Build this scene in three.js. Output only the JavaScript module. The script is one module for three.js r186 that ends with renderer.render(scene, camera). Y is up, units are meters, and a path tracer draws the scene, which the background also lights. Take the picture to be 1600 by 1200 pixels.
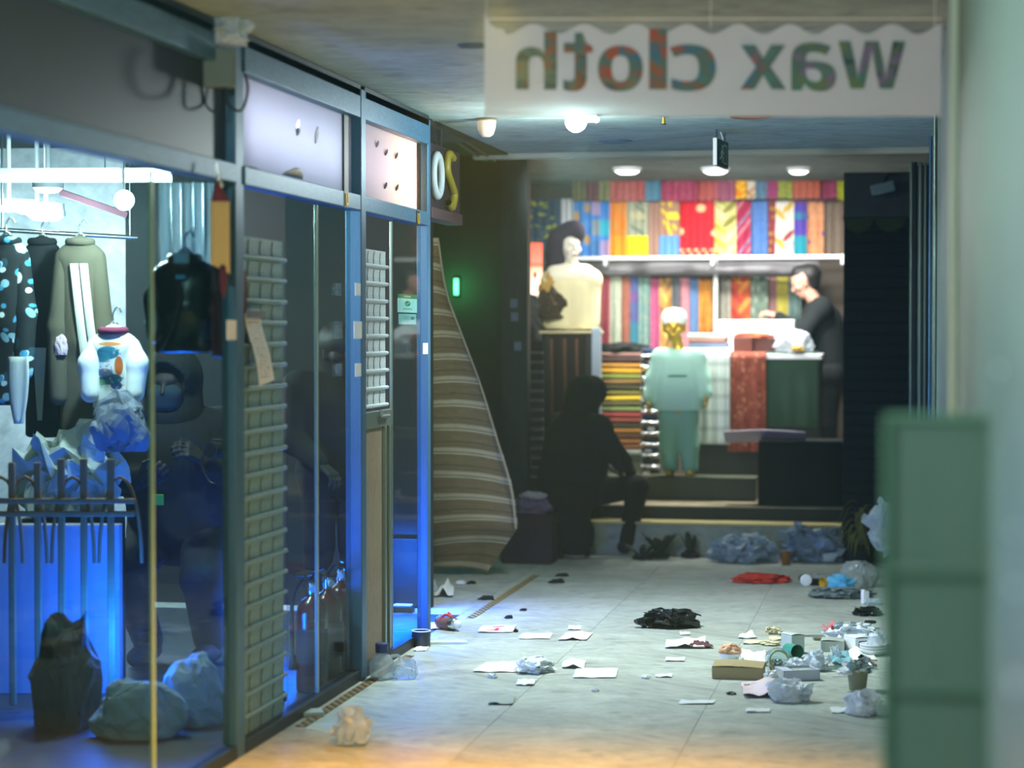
import * as THREE from 'three';
import { RoundedBoxGeometry } from 'three/addons/geometries/RoundedBoxGeometry.js';
import { TextGeometry } from 'three/addons/geometries/TextGeometry.js';
import { FontLoader } from 'three/addons/loaders/FontLoader.js';
import { RectAreaLightUniformsLib } from 'three/addons/lights/RectAreaLightUniformsLib.js';
import { mergeGeometries, mergeVertices } from 'three/addons/utils/BufferGeometryUtils.js';
import { createNoise3D } from 'simplex-noise';

// ------------------------------------------------------------------ camera, sky, lights, exposure
RectAreaLightUniformsLib.init();
const scene = new THREE.Scene();
scene.background = new THREE.Color(0x05080a);
const FOCAL = 3320, YAW = THREE.MathUtils.degToRad(10.575), PITCH = THREE.MathUtils.degToRad(-1.38);
const camera = new THREE.PerspectiveCamera(THREE.MathUtils.radToDeg(2 * Math.atan(600 / FOCAL)), 4 / 3, 0.05, 60);
camera.position.set(0, 1.55, 0);
camera.rotation.set(PITCH, YAW, 0, 'YXZ');
camera.focus = 10.4;
camera.userData.fStop = 1.35;
camera.updateMatrixWorld(true);
scene.add(camera);
const renderer = new THREE.WebGLRenderer({ antialias: true });
renderer.toneMapping = THREE.LinearToneMapping;
renderer.toneMappingExposure = 1.0;
renderer.shadowMap.enabled = true;

const LIGHT = {
  waxDown: 18, twinSpot: 33, waxFront: 20, tube: 8, shopBall: 9, shopDisc: 4, blue: 15, warm: 130, orangeBox: 15, lightBox: 30, near: 14,
};
const COOL = new THREE.Color(0.86, 1.0, 0.98), WHITE = new THREE.Color(1, 1, 0.97), WARM = new THREE.Color(1.0, 0.42, 0.03), BLUE = new THREE.Color(0.0, 0.13, 1.0);
function spot(name, from, to, color, intensity, angle, penumbra = 0.6, radius = 1) {
  const l = new THREE.SpotLight(color, intensity, 0, angle, penumbra, 2);
  l.name = name; l.position.copy(from); l.target.position.copy(to); scene.add(l, l.target);
  l.castShadow = true; l.shadow.radius = radius; return l;
}
function bulbLight(name, at, color, intensity, radius = 1) {
  const l = new THREE.PointLight(color, intensity, 0, 2); l.name = name; l.position.copy(at); l.castShadow = true; l.shadow.radius = radius; scene.add(l); return l;
}
function area(name, at, to, w, h, color, intensity) {
  const l = new THREE.RectAreaLight(color, intensity, w, h); l.name = name; l.position.copy(at); l.lookAt(to); scene.add(l); return l;
}

// ------------------------------------------------------------------ measuring: from a pixel of the photograph to a place in the room
const C = camera.position.clone();
const FWD = new THREE.Vector3(0, 0, -1).applyQuaternion(camera.quaternion), RIGHT = new THREE.Vector3(1, 0, 0).applyQuaternion(camera.quaternion), UPV = new THREE.Vector3(0, 1, 0).applyQuaternion(camera.quaternion);
const ray = (px, py) => FWD.clone().addScaledVector(RIGHT, (px - 800) / FOCAL).addScaledVector(UPV, (600 - py) / FOCAL);
const at = (px, py, d) => C.clone().addScaledVector(ray(px, py), d);
const onY = (px, py, h = 0) => { const r = ray(px, py); return C.clone().addScaledVector(r, (h - C.y) / r.y); };
const onX = (px, py, x) => { const r = ray(px, py); return C.clone().addScaledVector(r, (x - C.x) / r.x); };
const onZ = (px, py, z) => { const r = ray(px, py); return C.clone().addScaledVector(r, (z - C.z) / r.z); };
const depth = (p) => p.clone().sub(C).dot(FWD);
const metre = (p) => FOCAL / depth(p);                     // pixels to a metre at that place

// ------------------------------------------------------------------ helpers
let seed = 7;
const rnd = () => { seed |= 0; seed = seed + 0x6D2B79F5 | 0; let t = Math.imul(seed ^ seed >>> 15, 1 | seed); t = t + Math.imul(t ^ t >>> 7, 61 | t) ^ t; return ((t ^ t >>> 14) >>> 0) / 4294967296; };
const rr = (a, b) => a + (b - a) * rnd();
const noise3 = createNoise3D(rnd);
const V = (x, y, z) => new THREE.Vector3(x, y, z);
const used = new Map();
function numbered(n) { const k = used.get(n) || 0; used.set(n, k + 1); return k ? n + '_' + String(k).padStart(3, '0') : n; }
function shadowed(o) { o.castShadow = o.receiveShadow = true; return o; }
function mesh(geo, mat, name) { const m = shadowed(new THREE.Mesh(geo, mat)); m.name = name; return m; }
function part(name, geo, mat, parent, label) { const m = mesh(geo, mat, name); parent.add(m); if (label) m.userData.label = label; return m; }
function tag(o, label, category, group, kind) { Object.assign(o.userData, { label, category }); if (group) o.userData.group = group; if (kind) o.userData.kind = kind; return o; }
function thing(name, label, category, pos, turn = 0, group) { const o = new THREE.Group(); o.name = numbered(name); scene.add(o); if (pos) o.position.copy(pos); o.rotation.y = turn; return tag(o, label, category, group); }
function single(name, geo, mat, label, category, pos, turn = 0, group) { const o = mesh(geo, mat, numbered(name)); scene.add(o); if (pos) o.position.copy(pos); o.rotation.y = turn; return tag(o, label, category, group); }
function structure(name, geo, mat) { const o = geo ? mesh(geo, mat, name) : new THREE.Group(); o.name = name; o.userData.kind = 'structure'; scene.add(o); return o; }
function plain(g) { const n = g.index ? g.toNonIndexed() : g; for (const k of Object.keys(n.attributes)) if (!['position', 'normal', 'uv'].includes(k)) n.deleteAttribute(k); if (!n.attributes.uv) n.setAttribute('uv', new THREE.BufferAttribute(new Float32Array(n.attributes.position.count * 2), 2)); if (!n.attributes.normal) n.computeVertexNormals(); return n; }
const join = (...gs) => mergeGeometries(gs.flat().map(plain));
const box = (w, h, d, x = 0, y = 0, z = 0) => new THREE.BoxGeometry(w, h, d).translate(x, y, z);
const rbox = (w, h, d, x = 0, y = 0, z = 0, r = 0.004) => new RoundedBoxGeometry(w, h, d, 2, Math.min(r, w / 2.1, h / 2.1, d / 2.1)).translate(x, y, z);
const span = (x0, x1, y0, y1, z0, z1) => box(Math.abs(x1 - x0), Math.abs(y1 - y0), Math.abs(z1 - z0), (x0 + x1) / 2, (y0 + y1) / 2, (z0 + z1) / 2);
const cyl = (r0, r1, h, x = 0, y = 0, z = 0, n = 24) => new THREE.CylinderGeometry(r0, r1, h, n).translate(x, y, z);
const lathe = (pts, n = 32) => new THREE.LatheGeometry(pts.map(([r, y]) => new THREE.Vector2(Math.max(r, 1e-4), y)), n);
const tube = (pts, r, n = 24, m = 8) => new THREE.TubeGeometry(new THREE.CatmullRomCurve3(pts.map((p) => p.isVector3 ? p : V(...p))), n, r, m);
const bar = (a, b, r, m = 10) => new THREE.TubeGeometry(new THREE.LineCurve3(a, b), 1, r, m);
// a sheet with thickness: f(u, v) -> Vector3, u to the right and v upwards
function sheet(f, nx, ny, th = 0.004) {
  const P = [], UV = [], I = [], e = 1e-3;
  for (const s of [1, -1]) for (let j = 0; j <= ny; j++) for (let i = 0; i <= nx; i++) {
    const u = i / nx, v = j / ny, p = f(u, v), du = f(Math.min(1, u + e), v).sub(f(Math.max(0, u - e), v)), dv = f(u, Math.min(1, v + e)).sub(f(u, Math.max(0, v - e)));
    p.addScaledVector(du.cross(dv).normalize(), s * th / 2); P.push(p.x, p.y, p.z); UV.push(u, v);
  }
  const w = nx + 1, o = w * (ny + 1), q = (a, b, c, d) => I.push(a, b, c, a, c, d);
  for (let j = 0; j < ny; j++) for (let i = 0; i < nx; i++) { const a = j * w + i; q(a, a + 1, a + w + 1, a + w); q(o + a, o + a + w, o + a + w + 1, o + a + 1); }
  for (let i = 0; i < nx; i++) { q(i, o + i, o + i + 1, i + 1); const t = ny * w + i; q(t, t + 1, o + t + 1, o + t); }
  for (let j = 0; j < ny; j++) { const a = j * w; q(a, a + w, o + a + w, o + a); const b = a + nx; q(b, o + b, o + b + w, b + w); }
  const g = new THREE.BufferGeometry(); g.setAttribute('position', new THREE.Float32BufferAttribute(P, 3)); g.setAttribute('uv', new THREE.Float32BufferAttribute(UV, 2)); g.setIndex(I); g.computeVertexNormals(); return g;
}
// crumpled plastic, paper or cloth: half axes a, b, c; rests on y = 0
function crumple(a, b, c, amp = 0.35, freq = 2.2, s = 0, detail = 14, sharp = true) {
  let g = new THREE.IcosahedronGeometry(1, sharp ? Math.min(10, 4 + Math.round(detail / 3.2)) : detail); g.deleteAttribute('normal'); g.deleteAttribute('uv'); g = mergeVertices(g, 1e-4);
  const p = g.attributes.position, o = s * 17.31;
  for (let i = 0; i < p.count; i++) {
    const x = p.getX(i), y = p.getY(i), z = p.getZ(i);
    const f1 = freq * 0.62, f2 = freq * 1.5, N = (f, q) => noise3(x * f + o + q, y * f - q, z * f + q * 2), k = 1 + amp * 0.3 * N(freq * 0.5, 3), j = sharp ? 0.028 : 0;
    const w = sharp ? [11, 37, 71].map((q) => amp * (0.85 * N(f1, q) + 0.5 * N(f2, q + 5) * (1 - Math.abs(N(f1, q + 9)))) + rr(-j, j)) : [amp * 0.5 * N(freq, 11), amp * 0.5 * N(freq, 37), amp * 0.5 * N(freq, 71)];
    p.setXYZ(i, (x * k + w[0]) * a, Math.max(y * k + w[1], -0.55 + 0.08 * w[2]) * b, (z * k + w[2]) * c);
  }
  g.computeBoundingBox(); g.translate(0, -g.boundingBox.min.y, 0); g.computeVertexNormals();
  const uv = new Float32Array(p.count * 2); for (let i = 0; i < p.count; i++) { uv[2 * i] = p.getX(i); uv[2 * i + 1] = p.getZ(i); } g.setAttribute('uv', new THREE.BufferAttribute(uv, 2));
  if (sharp) { g = g.toNonIndexed(); g.computeVertexNormals(); }
  return g;
}
// a signed distance field of tapered capsules [a, b, ra, rb], smoothly joined, meshed by surface nets
function flesh(bones, cell = 0.014, k = 0.03, cut) {
  const lo = V(1e9, 1e9, 1e9), hi = V(-1e9, -1e9, -1e9);
  for (const [a, b, ra, rb] of bones) for (const [p, r] of [[a, ra], [b, rb]]) { lo.min(V(p.x - r, p.y - r, p.z - r)); hi.max(V(p.x + r, p.y + r, p.z + r)); }
  lo.subScalar(k + 3 * cell); hi.addScalar(k + 3 * cell);
  const n = hi.clone().sub(lo).divideScalar(cell).ceil(), nx = n.x + 1, ny = n.y + 1, nz = n.z + 1, F = new Float32Array(nx * ny * nz);
  const pre = bones.map(([a, b, ra, rb]) => [a.x, a.y, a.z, b.x - a.x, b.y - a.y, b.z - a.z, ra, rb, Math.max(a.distanceToSquared(b), 1e-9)]);
  const dist = (x, y, z) => {
    let d = 1e3;
    for (const q of pre) {
      const ex = x - q[0], ey = y - q[1], ez = z - q[2], t = Math.min(1, Math.max(0, (ex * q[3] + ey * q[4] + ez * q[5]) / q[8]));
      const e = Math.hypot(ex - q[3] * t, ey - q[4] * t, ez - q[5] * t) - (q[6] + (q[7] - q[6]) * t);
      const h = Math.max(k - Math.abs(d - e), 0) / k; d = Math.min(d, e) - h * h * k * 0.25;
    }
    return cut ? Math.max(d, cut(x, y, z)) : d;
  };
  for (let z = 0, i = 0; z < nz; z++) for (let y = 0; y < ny; y++) for (let x = 0; x < nx; x++, i++) F[i] = dist(lo.x + x * cell, lo.y + y * cell, lo.z + z * cell);
  const id = new Int32Array(F.length).fill(-1), P = [], I = [], sx = 1, sy = nx, sz = nx * ny;
  for (let z = 0; z < nz - 1; z++) for (let y = 0; y < ny - 1; y++) for (let x = 0; x < nx - 1; x++) {
    const i = x + y * sy + z * sz; let c = 0, ax = 0, ay = 0, az = 0;
    for (let e = 0; e < 12; e++) {
      const ax3 = e >> 2, u = e & 1, v = e >> 1 & 1, s = [[0, u, v], [u, 0, v], [u, v, 0]][ax3], st = [sx, sy, sz][ax3], j = i + s[0] * sx + s[1] * sy + s[2] * sz, f0 = F[j], f1 = F[j + st];
      if (f0 < 0 === f1 < 0) continue;
      const t = f0 / (f0 - f1); c++; ax += s[0] + (ax3 === 0 ? t : 0); ay += s[1] + (ax3 === 1 ? t : 0); az += s[2] + (ax3 === 2 ? t : 0);
    }
    if (c) { id[i] = P.length / 3; P.push(lo.x + (x + ax / c) * cell, lo.y + (y + ay / c) * cell, lo.z + (z + az / c) * cell); }
  }
  for (let z = 1; z < nz - 1; z++) for (let y = 1; y < ny - 1; y++) for (let x = 1; x < nx - 1; x++) {
    const i = x + y * sy + z * sz, a = F[i] < 0;
    for (const [st, s1, s2] of [[sx, sy, sz], [sy, sz, sx], [sz, sx, sy]]) {
      if (a === F[i + st] < 0) continue;
      const q = [id[i], id[i - s1], id[i - s1 - s2], id[i - s2]];
      if (a) I.push(q[0], q[1], q[2], q[0], q[2], q[3]); else I.push(q[0], q[2], q[1], q[0], q[3], q[2]);
    }
  }
  const g = new THREE.BufferGeometry(); g.setAttribute('position', new THREE.Float32BufferAttribute(P, 3)); g.setIndex(I); g.computeVertexNormals();
  g.setAttribute('uv', new THREE.Float32BufferAttribute(new Float32Array(P.length / 3 * 2), 2)); return g;
}

// ------------------------------------------------------------------ textures and materials
function canvasTex(w, h, draw, repeat) {
  const c = document.createElement('canvas'); c.width = w; c.height = h; draw(c.getContext('2d'), w, h);
  const t = new THREE.CanvasTexture(c); t.colorSpace = THREE.SRGBColorSpace; t.wrapS = t.wrapT = repeat ? THREE.RepeatWrapping : THREE.ClampToEdgeWrapping; return t;
}
function dataTex(n, f, srgb) {
  const d = new Uint8Array(n * n * 4);
  for (let y = 0; y < n; y++) for (let x = 0; x < n; x++) { const c = f(x / n, y / n); for (let k = 0; k < 3; k++) d[(y * n + x) * 4 + k] = Math.max(0, Math.min(255, 255 * (Array.isArray(c) ? c[k] : c))); d[(y * n + x) * 4 + 3] = 255; }
  const t = new THREE.DataTexture(d, n, n); t.wrapS = t.wrapT = THREE.RepeatWrapping; t.magFilter = THREE.LinearFilter; t.needsUpdate = true; if (srgb) t.colorSpace = THREE.SRGBColorSpace; return t;
}
// noise that repeats without a seam: on a torus of the noise's space
const loopNoise = (u, v, f, o = 0) => { const a = u * 2 * Math.PI, b = v * 2 * Math.PI; return noise3(Math.cos(a) * f + o, Math.sin(a) * f + Math.cos(b) * f * 1.3, Math.sin(b) * f * 1.3 - o); };
const speckle = dataTex(256, (u, v) => 0.5 + 0.22 * loopNoise(u, v, 1.2) + 0.18 * loopNoise(u, v, 4, 5) + 0.12 * loopNoise(u, v, 12, 9));
const grimy = dataTex(512, (u, v) => { const k = 0.9 + 0.06 * loopNoise(u, v, 0.8) + 0.05 * loopNoise(u, v, 3, 3) + 0.04 * loopNoise(u, v, 9, 2) - 0.25 * Math.max(0, loopNoise(u, v, 2, 8) - 0.55); return [k, k, k * 0.985]; }, true);
const streaky = dataTex(256, (u, v) => { const k = 0.86 + 0.1 * loopNoise(u * 4 % 1, v * 0.3, 2.5) + 0.06 * loopNoise(u, v, 5, 4); return [k, k, k]; }, true);
const weave = dataTex(128, (u, v) => 0.5 + 0.25 * Math.sin(u * 2 * Math.PI * 24) * Math.sin(v * 2 * Math.PI * 24) + 0.2 * loopNoise(u, v, 2));
const rep = (t, x, y = x) => { const c = t.clone(); c.repeat.set(x, y); c.needsUpdate = true; return c; };
const col = (c) => c instanceof THREE.Color ? c : new THREE.Color(c);
const std = (c, roughness = 0.7, o = {}) => new THREE.MeshStandardMaterial({ color: col(c), roughness, ...o });
const phys = (c, roughness, o) => new THREE.MeshPhysicalMaterial({ color: col(c), roughness, ...o });
const cloth = (c, o = {}) => phys(c, 0.92, { bumpMap: weave, bumpScale: 0.0015, ...o });
const glow = (c, k, base = '#ffffff') => std(base, 0.5, { emissive: col(c), emissiveIntensity: k });
const M = {
  floor: std('#c2c9c2', 0.5, { map: grimy }),
  ceiling: std('#93aba9', 0.85, { map: rep(grimy, 0.7), bumpMap: speckle, bumpScale: 0.001 }),
  shopCeiling: std('#7c8e8e', 0.85, { map: rep(grimy, 0.7) }),
  shopFloor: std('#39464c', 0.5, { map: grimy }), darkWall: std('#10191a', 0.8, { map: rep(grimy, 0.8) }),
  whiteWall: std('#cfd3dc', 0.7, { map: rep(grimy, 0.8) }),
  rightWall: std('#6f8a80', 0.6, { map: rep(grimy, 0.5) }),  // green tint stands in for the hazy reflection along this wall
  steel: std('#44789a', 0.45, { metalness: 0.3, map: streaky }),
  darkSteel: std('#1d3038', 0.5, { metalness: 0.4, map: streaky }),
  alu: std('#7f9288', 0.35, { metalness: 0.7 }),
  shutter: std('#86b2b6', 0.55, { metalness: 0.05, map: streaky }),
  blackShutter: std('#0c1414', 0.9),
  pane: phys('#d6e8e8', 0.02, { transmission: 1, thickness: 0, ior: 1.45, specularIntensity: 0.16 }),
  frosted: phys('#84a094', 0.6, { transparent: true, opacity: 0.86 }),  // green tint imitates a reflected haze
  edge: std('#9fb9a0', 0.3, { metalness: 0.2 }),
  plasticBag: phys('#eef4fa', 0.55, { transmission: 0.3, thickness: 0 }),
  clearBag: phys('#e6f0f4', 0.3, { transmission: 0.65, thickness: 0 }),
  clear: phys('#e6f2f2', 0.06, { transmission: 0.85, thickness: 0, ior: 1.45 }),
  paper: std('#e8ebec', 0.75), pinkPaper: std('#dcc6cc', 0.75), cream: std('#d9cfae', 0.8), white: std('#e6eaec', 0.5),
  cardboard: std('#a5936a', 0.85, { bumpMap: speckle, bumpScale: 0.001 }), greyBox: std('#a3aca4', 0.65), lilacBox: std('#b9bfce', 0.55),
  black: std('#0b0f10', 0.5), blackBag: phys('#0a1414', 0.28, { clearcoat: 0.4 }), rubber: std('#111515', 0.8),
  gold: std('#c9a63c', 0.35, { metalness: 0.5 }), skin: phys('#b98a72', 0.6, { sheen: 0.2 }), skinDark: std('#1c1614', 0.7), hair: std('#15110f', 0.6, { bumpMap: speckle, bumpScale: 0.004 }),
  wood: std('#a8764c', 0.7, { map: streaky }), chrome: std('#cfd8d8', 0.2, { metalness: 0.9 }),
};
// ------------------------------------------------------------------ the setting
const XL = -2.42, XR = 0.13, CEIL = 2.65, ZEND = -12.85, ZSTEP = -14.72, ZSHOP = -14.6, ZBACK = -17.75, HSHOP = 0.326, SHOPCEIL = 2.79;
const worldUV = (g, s = 1) => { const p = g.attributes.position, n = g.attributes.normal, uv = g.attributes.uv; for (let i = 0; i < p.count; i++) { const a = Math.abs(n.getX(i)), b = Math.abs(n.getY(i)); const [u, v] = a > 0.7 ? [p.getZ(i), p.getY(i)] : b > 0.7 ? [p.getX(i), p.getZ(i)] : [p.getX(i), p.getY(i)]; uv.setXY(i, u * s, v * s); } return g; };
const wallBox = (...a) => worldUV(span(...a), 0.5);

const floor = structure('floor', wallBox(-6.3, 1.2, -0.16, -0.0025, 2.2, -18.2), std('#b4bab4', 0.8));
{ // ceramic floor tiles with open joints
  const S = 0.8, gap = 0.002, kinds = [0, 1, 2, 3].map((k) => M.floor.clone()).map((m, k) => { m.color.multiplyScalar([1, 0.98, 0.99, 0.965][k]); return m; });
  const geos = [0, 1, 2, 3].map((k) => { const g = rbox(S - gap, 0.012, S - gap, 0, -0.006, 0, 0.002); const uv = g.attributes.uv, p = g.attributes.position; for (let i = 0; i < uv.count; i++) uv.setXY(i, p.getX(i) * 0.5 + k * 0.37, p.getZ(i) * 0.5 + k * 0.71); return g; });
  for (let x = XL + S / 2 - 4 * S, i = 0; x < 0.7; x += S, i++) for (let z = -6.2, j = 0; z > -14.8; z -= S, j++) { const k = (i * 7 + j * 5 + (i * j) % 3) % 4, t = part('tile', geos[k], x < XL && z > -11.2 ? M.shopFloor : kinds[(i * 3 + j * 2) % 4], floor); t.position.set(x, 0, z); }
  part('floor_slab', wallBox(-6.3, 1.2, -0.012, 0, 2.2, -5.8), M.floor, floor); part('floor_slab', wallBox(-6.3, 1.2, -0.012, 0, -15, -18.2), M.floor, floor);
}
const ceiling = structure('ceiling', wallBox(XL, 1.2, CEIL, CEIL + 0.3, 2.2, ZEND), M.ceiling);
part('ceiling_joint', box(2.6, 0.006, 0.012, (XL + XR) / 2, CEIL - 0.003, onY(1000, 181, CEIL).z), M.shopCeiling, ceiling);
part('edge_trim', rbox(2.9, 0.05, 0.06, -1.2, CEIL - 0.012, ZEND - 0.01, 0.02), std('#9a9f8c', 0.6), ceiling);
structure('ceiling_left', wallBox(-6.3, XL - 0.001, 2.62, CEIL + 0.3, 2.2, -11.7), M.darkWall);
structure('ceiling_back', wallBox(-6.3, 1.2, SHOPCEIL, SHOPCEIL + 0.16, ZEND + 0.001, -18.2), M.shopCeiling);
structure('ceiling_side', wallBox(-6.3, XL - 0.001, 2.64, SHOPCEIL - 0.001, -11.7, ZEND), M.darkWall);
structure('wall_rear', wallBox(-6.3, 1.2, 0, 2.95, 2.06, 2.2), M.darkWall);
structure('wall_left', wallBox(-6.3, -6.15, 0, 2.95, 2.06, -18.2), M.darkWall);
structure('wall_back', wallBox(-6.15, 1.2, 0, 2.95, ZBACK, -18.0), std('#4c4238', 0.8));
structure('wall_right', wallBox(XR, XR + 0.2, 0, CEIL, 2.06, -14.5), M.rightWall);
structure('wall_outer', wallBox(1.05, 1.2, 0, 2.95, 2.06, -17.75), M.darkWall);
{ // rear of the glazed shops: a white plastered wall, then dark panelling
  const zA = -11.62, xm = onZ(196, 400, zA).x;
  structure('wall_shop', wallBox(-6.15, xm, 0, 2.62, zA, zA - 0.1), M.whiteWall);
  structure('wall_panel', wallBox(xm, -2.64, 0, 2.64, zA, zA - 0.1), M.darkWall);
}
structure('wall_end', wallBox(-6.15, at(815, 500, 14.6).x, 0, SHOPCEIL, ZSHOP, ZSHOP - 0.12), M.darkWall);
structure('wall_cloth_shop', wallBox(-3.25, -3.15, 0, SHOPCEIL, ZSHOP - 0.12, ZBACK), std('#243038', 0.8));
structure('wall_side', wallBox(XR, 0.23, 0, SHOPCEIL, -14.5, -14.9), M.darkWall);
{ // stepped floor of the cloth shop
  const f = structure('floor_platform', wallBox(-3.15, 1.05, 0, HSHOP, ZSTEP - 0.24, ZBACK), std('#c2b491', 0.5, { map: grimy }));
  part('step', worldUV(rbox(4.2, 0.215, 0.26, -1.05, 0.1075, ZSTEP - 0.12, 0.006), 0.5), std('#98a295', 0.6, { map: grimy }), f);
  part('step_tread', rbox(4.2, 0.018, 0.275, -1.05, 0.224, ZSTEP - 0.118, 0.006), std('#c9bb78', 0.5), f);
  part('riser', box(4.2, 0.085, 0.012, -1.05, 0.277, ZSTEP - 0.236), std('#1d2413', 0.7), f);
}
{ // vertical guide rails and conduits on the right-hand pier
  const z = -14.2, w = structure('trim_1');
  for (const [px, r, m] of [[1423, 0.010, M.alu], [1429, 0.012, M.darkSteel], [1437, 0.014, M.alu], [1445, 0.008, M.alu], [1453, 0.01, M.steel], [1461, 0.008, M.alu]]) {
    const p = onX(px, 500, Math.min(XR - 0.015, at(px, 500, 13.6).x)), q = p.clone(); p.y = 0.0; q.y = 2.64;
    part('guide_rail', bar(p, q, r), m, w);
  }
  part('pier', wallBox(at(1421, 500, 14.3).x, XR, 0, CEIL, z, z - 0.35), M.darkSteel, w);
}

// ------------------------------------------------------------------ the glazed shopfront: three windows in one steel frame
const pz = (px) => onX(px, 500, XL).z;                       // where a pixel's column meets the shopfront
const Z1 = pz(364), Z2 = pz(556), Z3 = pz(662), Z0 = -3.4, UP0 = 2.5, LO1 = 2.16, LO0 = 2.09;
const grimeSheet = canvasTex(512, 512, (c, w, h) => { c.fillStyle = '#d8dce6'; c.fillRect(0, 0, w, h); for (let i = 0; i < 420; i++) { c.fillStyle = `rgba(${rr(60, 110) | 0},${rr(60, 100) | 0},${rr(90, 120) | 0},${rr(0.01, 0.06)})`; const x = rr(0, w), y = rr(-60, h); c.fillRect(x, y, rr(1, 7), rr(40, 220)); } for (let i = 0; i < 60; i++) { c.fillStyle = `rgba(40,44,60,${rr(0.1, 0.4)})`; c.fillRect(rr(0, w), rr(0, h), rr(1, 4), rr(1, 7)); } });
function windowBay(n, za, zb, sheetMat, postW, postD) {
  const w = structure('window_' + n), zm = (za + zb) / 2, len = Math.abs(zb - za);
  part('post', rbox(postD, CEIL - 0.02, postW, XL, (CEIL - 0.02) / 2, zb, 0.006), M.steel, w);
  part('upper_rail', rbox(0.07, 0.13, len - postW, XL, UP0 + 0.065, zm, 0.005), M.steel, w);
  part('head_board', box(0.05, 0.05, len - postW, XL + 0.01, CEIL - 0.03, zm), M.darkSteel, w);
  part('lower_rail', rbox(0.07, LO1 - LO0, len - postW, XL, (LO0 + LO1) / 2, zm, 0.005), M.steel, w);
  part('sill_rail', rbox(0.06, 0.05, len - postW, XL, 0.025, zm, 0.005), M.darkSteel, w);
  part('transom_sheet', worldUV(box(0.008, UP0 - LO1, len - postW, XL - 0.012, (UP0 + LO1) / 2, zm), 1), sheetMat, w);
  return w;
}
const win1 = windowBay(1, Z0, Z1, std('#14181a', 0.45, { map: streaky }), 0.1, 0.055);
const win2 = windowBay(2, Z1, Z2, phys('#e2e4ee', 0.9, { transmission: 0.6, thickness: 0, map: grimeSheet }), 0.085, 0.075);
const win3 = windowBay(3, Z2, Z3, phys('#f0eaec', 0.9, { transmission: 0.6, thickness: 0, map: grimeSheet }), 0.06, 0.06);
function pane(w, pa, pb) { const za = pa === null ? Z0 : pz(pa), zb = pz(pb); part('pane', box(0.008, LO0 - 0.05, Math.abs(za - zb), XL + 0.004, (LO0 + 0.05) / 2, (za + zb) / 2), M.pane, w); }
function paneEdge(w, px, m = M.edge) { part('pane_edge', rbox(0.014, LO0 - 0.06, 0.016, XL + 0.002, LO0 / 2 + 0.02, pz(px), 0.003), m, w, 'pale green glass edge strip'); }
pane(win1, null, 233); pane(win1, 238, 352); paneEdge(win1, 235.5);
pane(win2, 446, 491); pane(win2, 496, 545); paneEdge(win2, 493.5);
pane(win3, 614, 655); paneEdge(win3, 610.5, M.alu);
{ // dark fringe of torn film and the strip of bare frame beside each sheet
  const z = pz(541), g = box(0.012, UP0 - LO1, 0.07, XL - 0.004, (UP0 + LO1) / 2, z); part('bare_strip', g, M.black, win2);
  part('bare_strip', box(0.012, UP0 - LO1, 0.05, XL - 0.004, (UP0 + LO1) / 2, pz(655.5)), M.black, win3);
  const curl = (w, pa, pb, py, h, m) => { const a = onX(pa, py, XL + 0.012), b = onX(pb, py, XL + 0.012); part('peeling_film', sheet((u, v) => V(XL + 0.004 + 0.03 * Math.sin(v * 2.2) * Math.sin(u * Math.PI), a.y + (b.y - a.y) * 0 + h * v * Math.sin(u * Math.PI), a.z + (b.z - a.z) * u), 12, 6, 0.002), m, w); };
  curl(win2, 442, 476, 272, 0.035, M.white); curl(win2, 372, 410, 262, 0.012, M.black);
  const tear = (w, px, py, hh, m) => { const p = onX(px, py, XL - 0.006); part('tear', sheet((u, v) => V(XL - 0.006 + 0.01 * v, p.y + hh * (v - 0.5), p.z + (u - 0.5) * 0.05 * (1 - 0.7 * Math.abs(v - 0.5) * 2)), 3, 5, 0.002), m, w); };
  tear(win2, 463, 197, 0.05, M.chrome); tear(win2, 464, 206, 0.03, M.black); tear(win2, 493, 211, 0.07, M.black);
  for (const [px, py] of [[588, 225], [602, 238], [618, 243], [601, 290], [619, 293]]) tear(win3, px, py, 0.03, M.darkSteel);
}
{ // white paper tags and brass bay numbers on the frame
  const lab = (px0, px1, y0, y1, label, name = 'paper_tag', m = M.paper) => { const x = XL + 0.052, a = onX(px0, y0, x), b = onX(px1, y1, x); single(name, box(0.003, Math.abs(a.y - b.y), Math.abs(a.z - b.z), 0, 0, 0), m, label, 'sticker', V(x, (a.y + b.y) / 2, (a.z + b.z) / 2)); };
  lab(354.5, 369, 500, 531, 'pale paper tag on the wide left post beside the steel shutter');
  lab(553, 565, 502, 529, 'white paper tag at mid height on the middle post');
  lab(555, 564, 568, 588, 'small grey paper tag below the white one on middle post');
  lab(555, 563, 442, 462, 'small dull paper tag above the white one on middle post');
  lab(661, 668, 536, 553, 'bright white tag on the thin far post of the shopfront');
  for (const [px, py, t] of [[541, 311, 'brass bay number on lower rail under the grey transom'], [653, 341, 'brass bay number on lower rail under the orange transom']]) {
    const p = onX(px, py, XL + 0.036), o = thing('bay_number', t, 'number', p);
    part('backing', box(0.002, 0.07, 0.07), M.black, o); for (const dz of [-0.016, 0.014]) part('digit', rbox(0.006, 0.05, 0.012, 0.003, 0, dz, 0.002), M.gold, o); part('digit', rbox(0.006, 0.012, 0.03, 0.003, -0.022, 0.004, 0.002), M.gold, o);
  }
}
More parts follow.
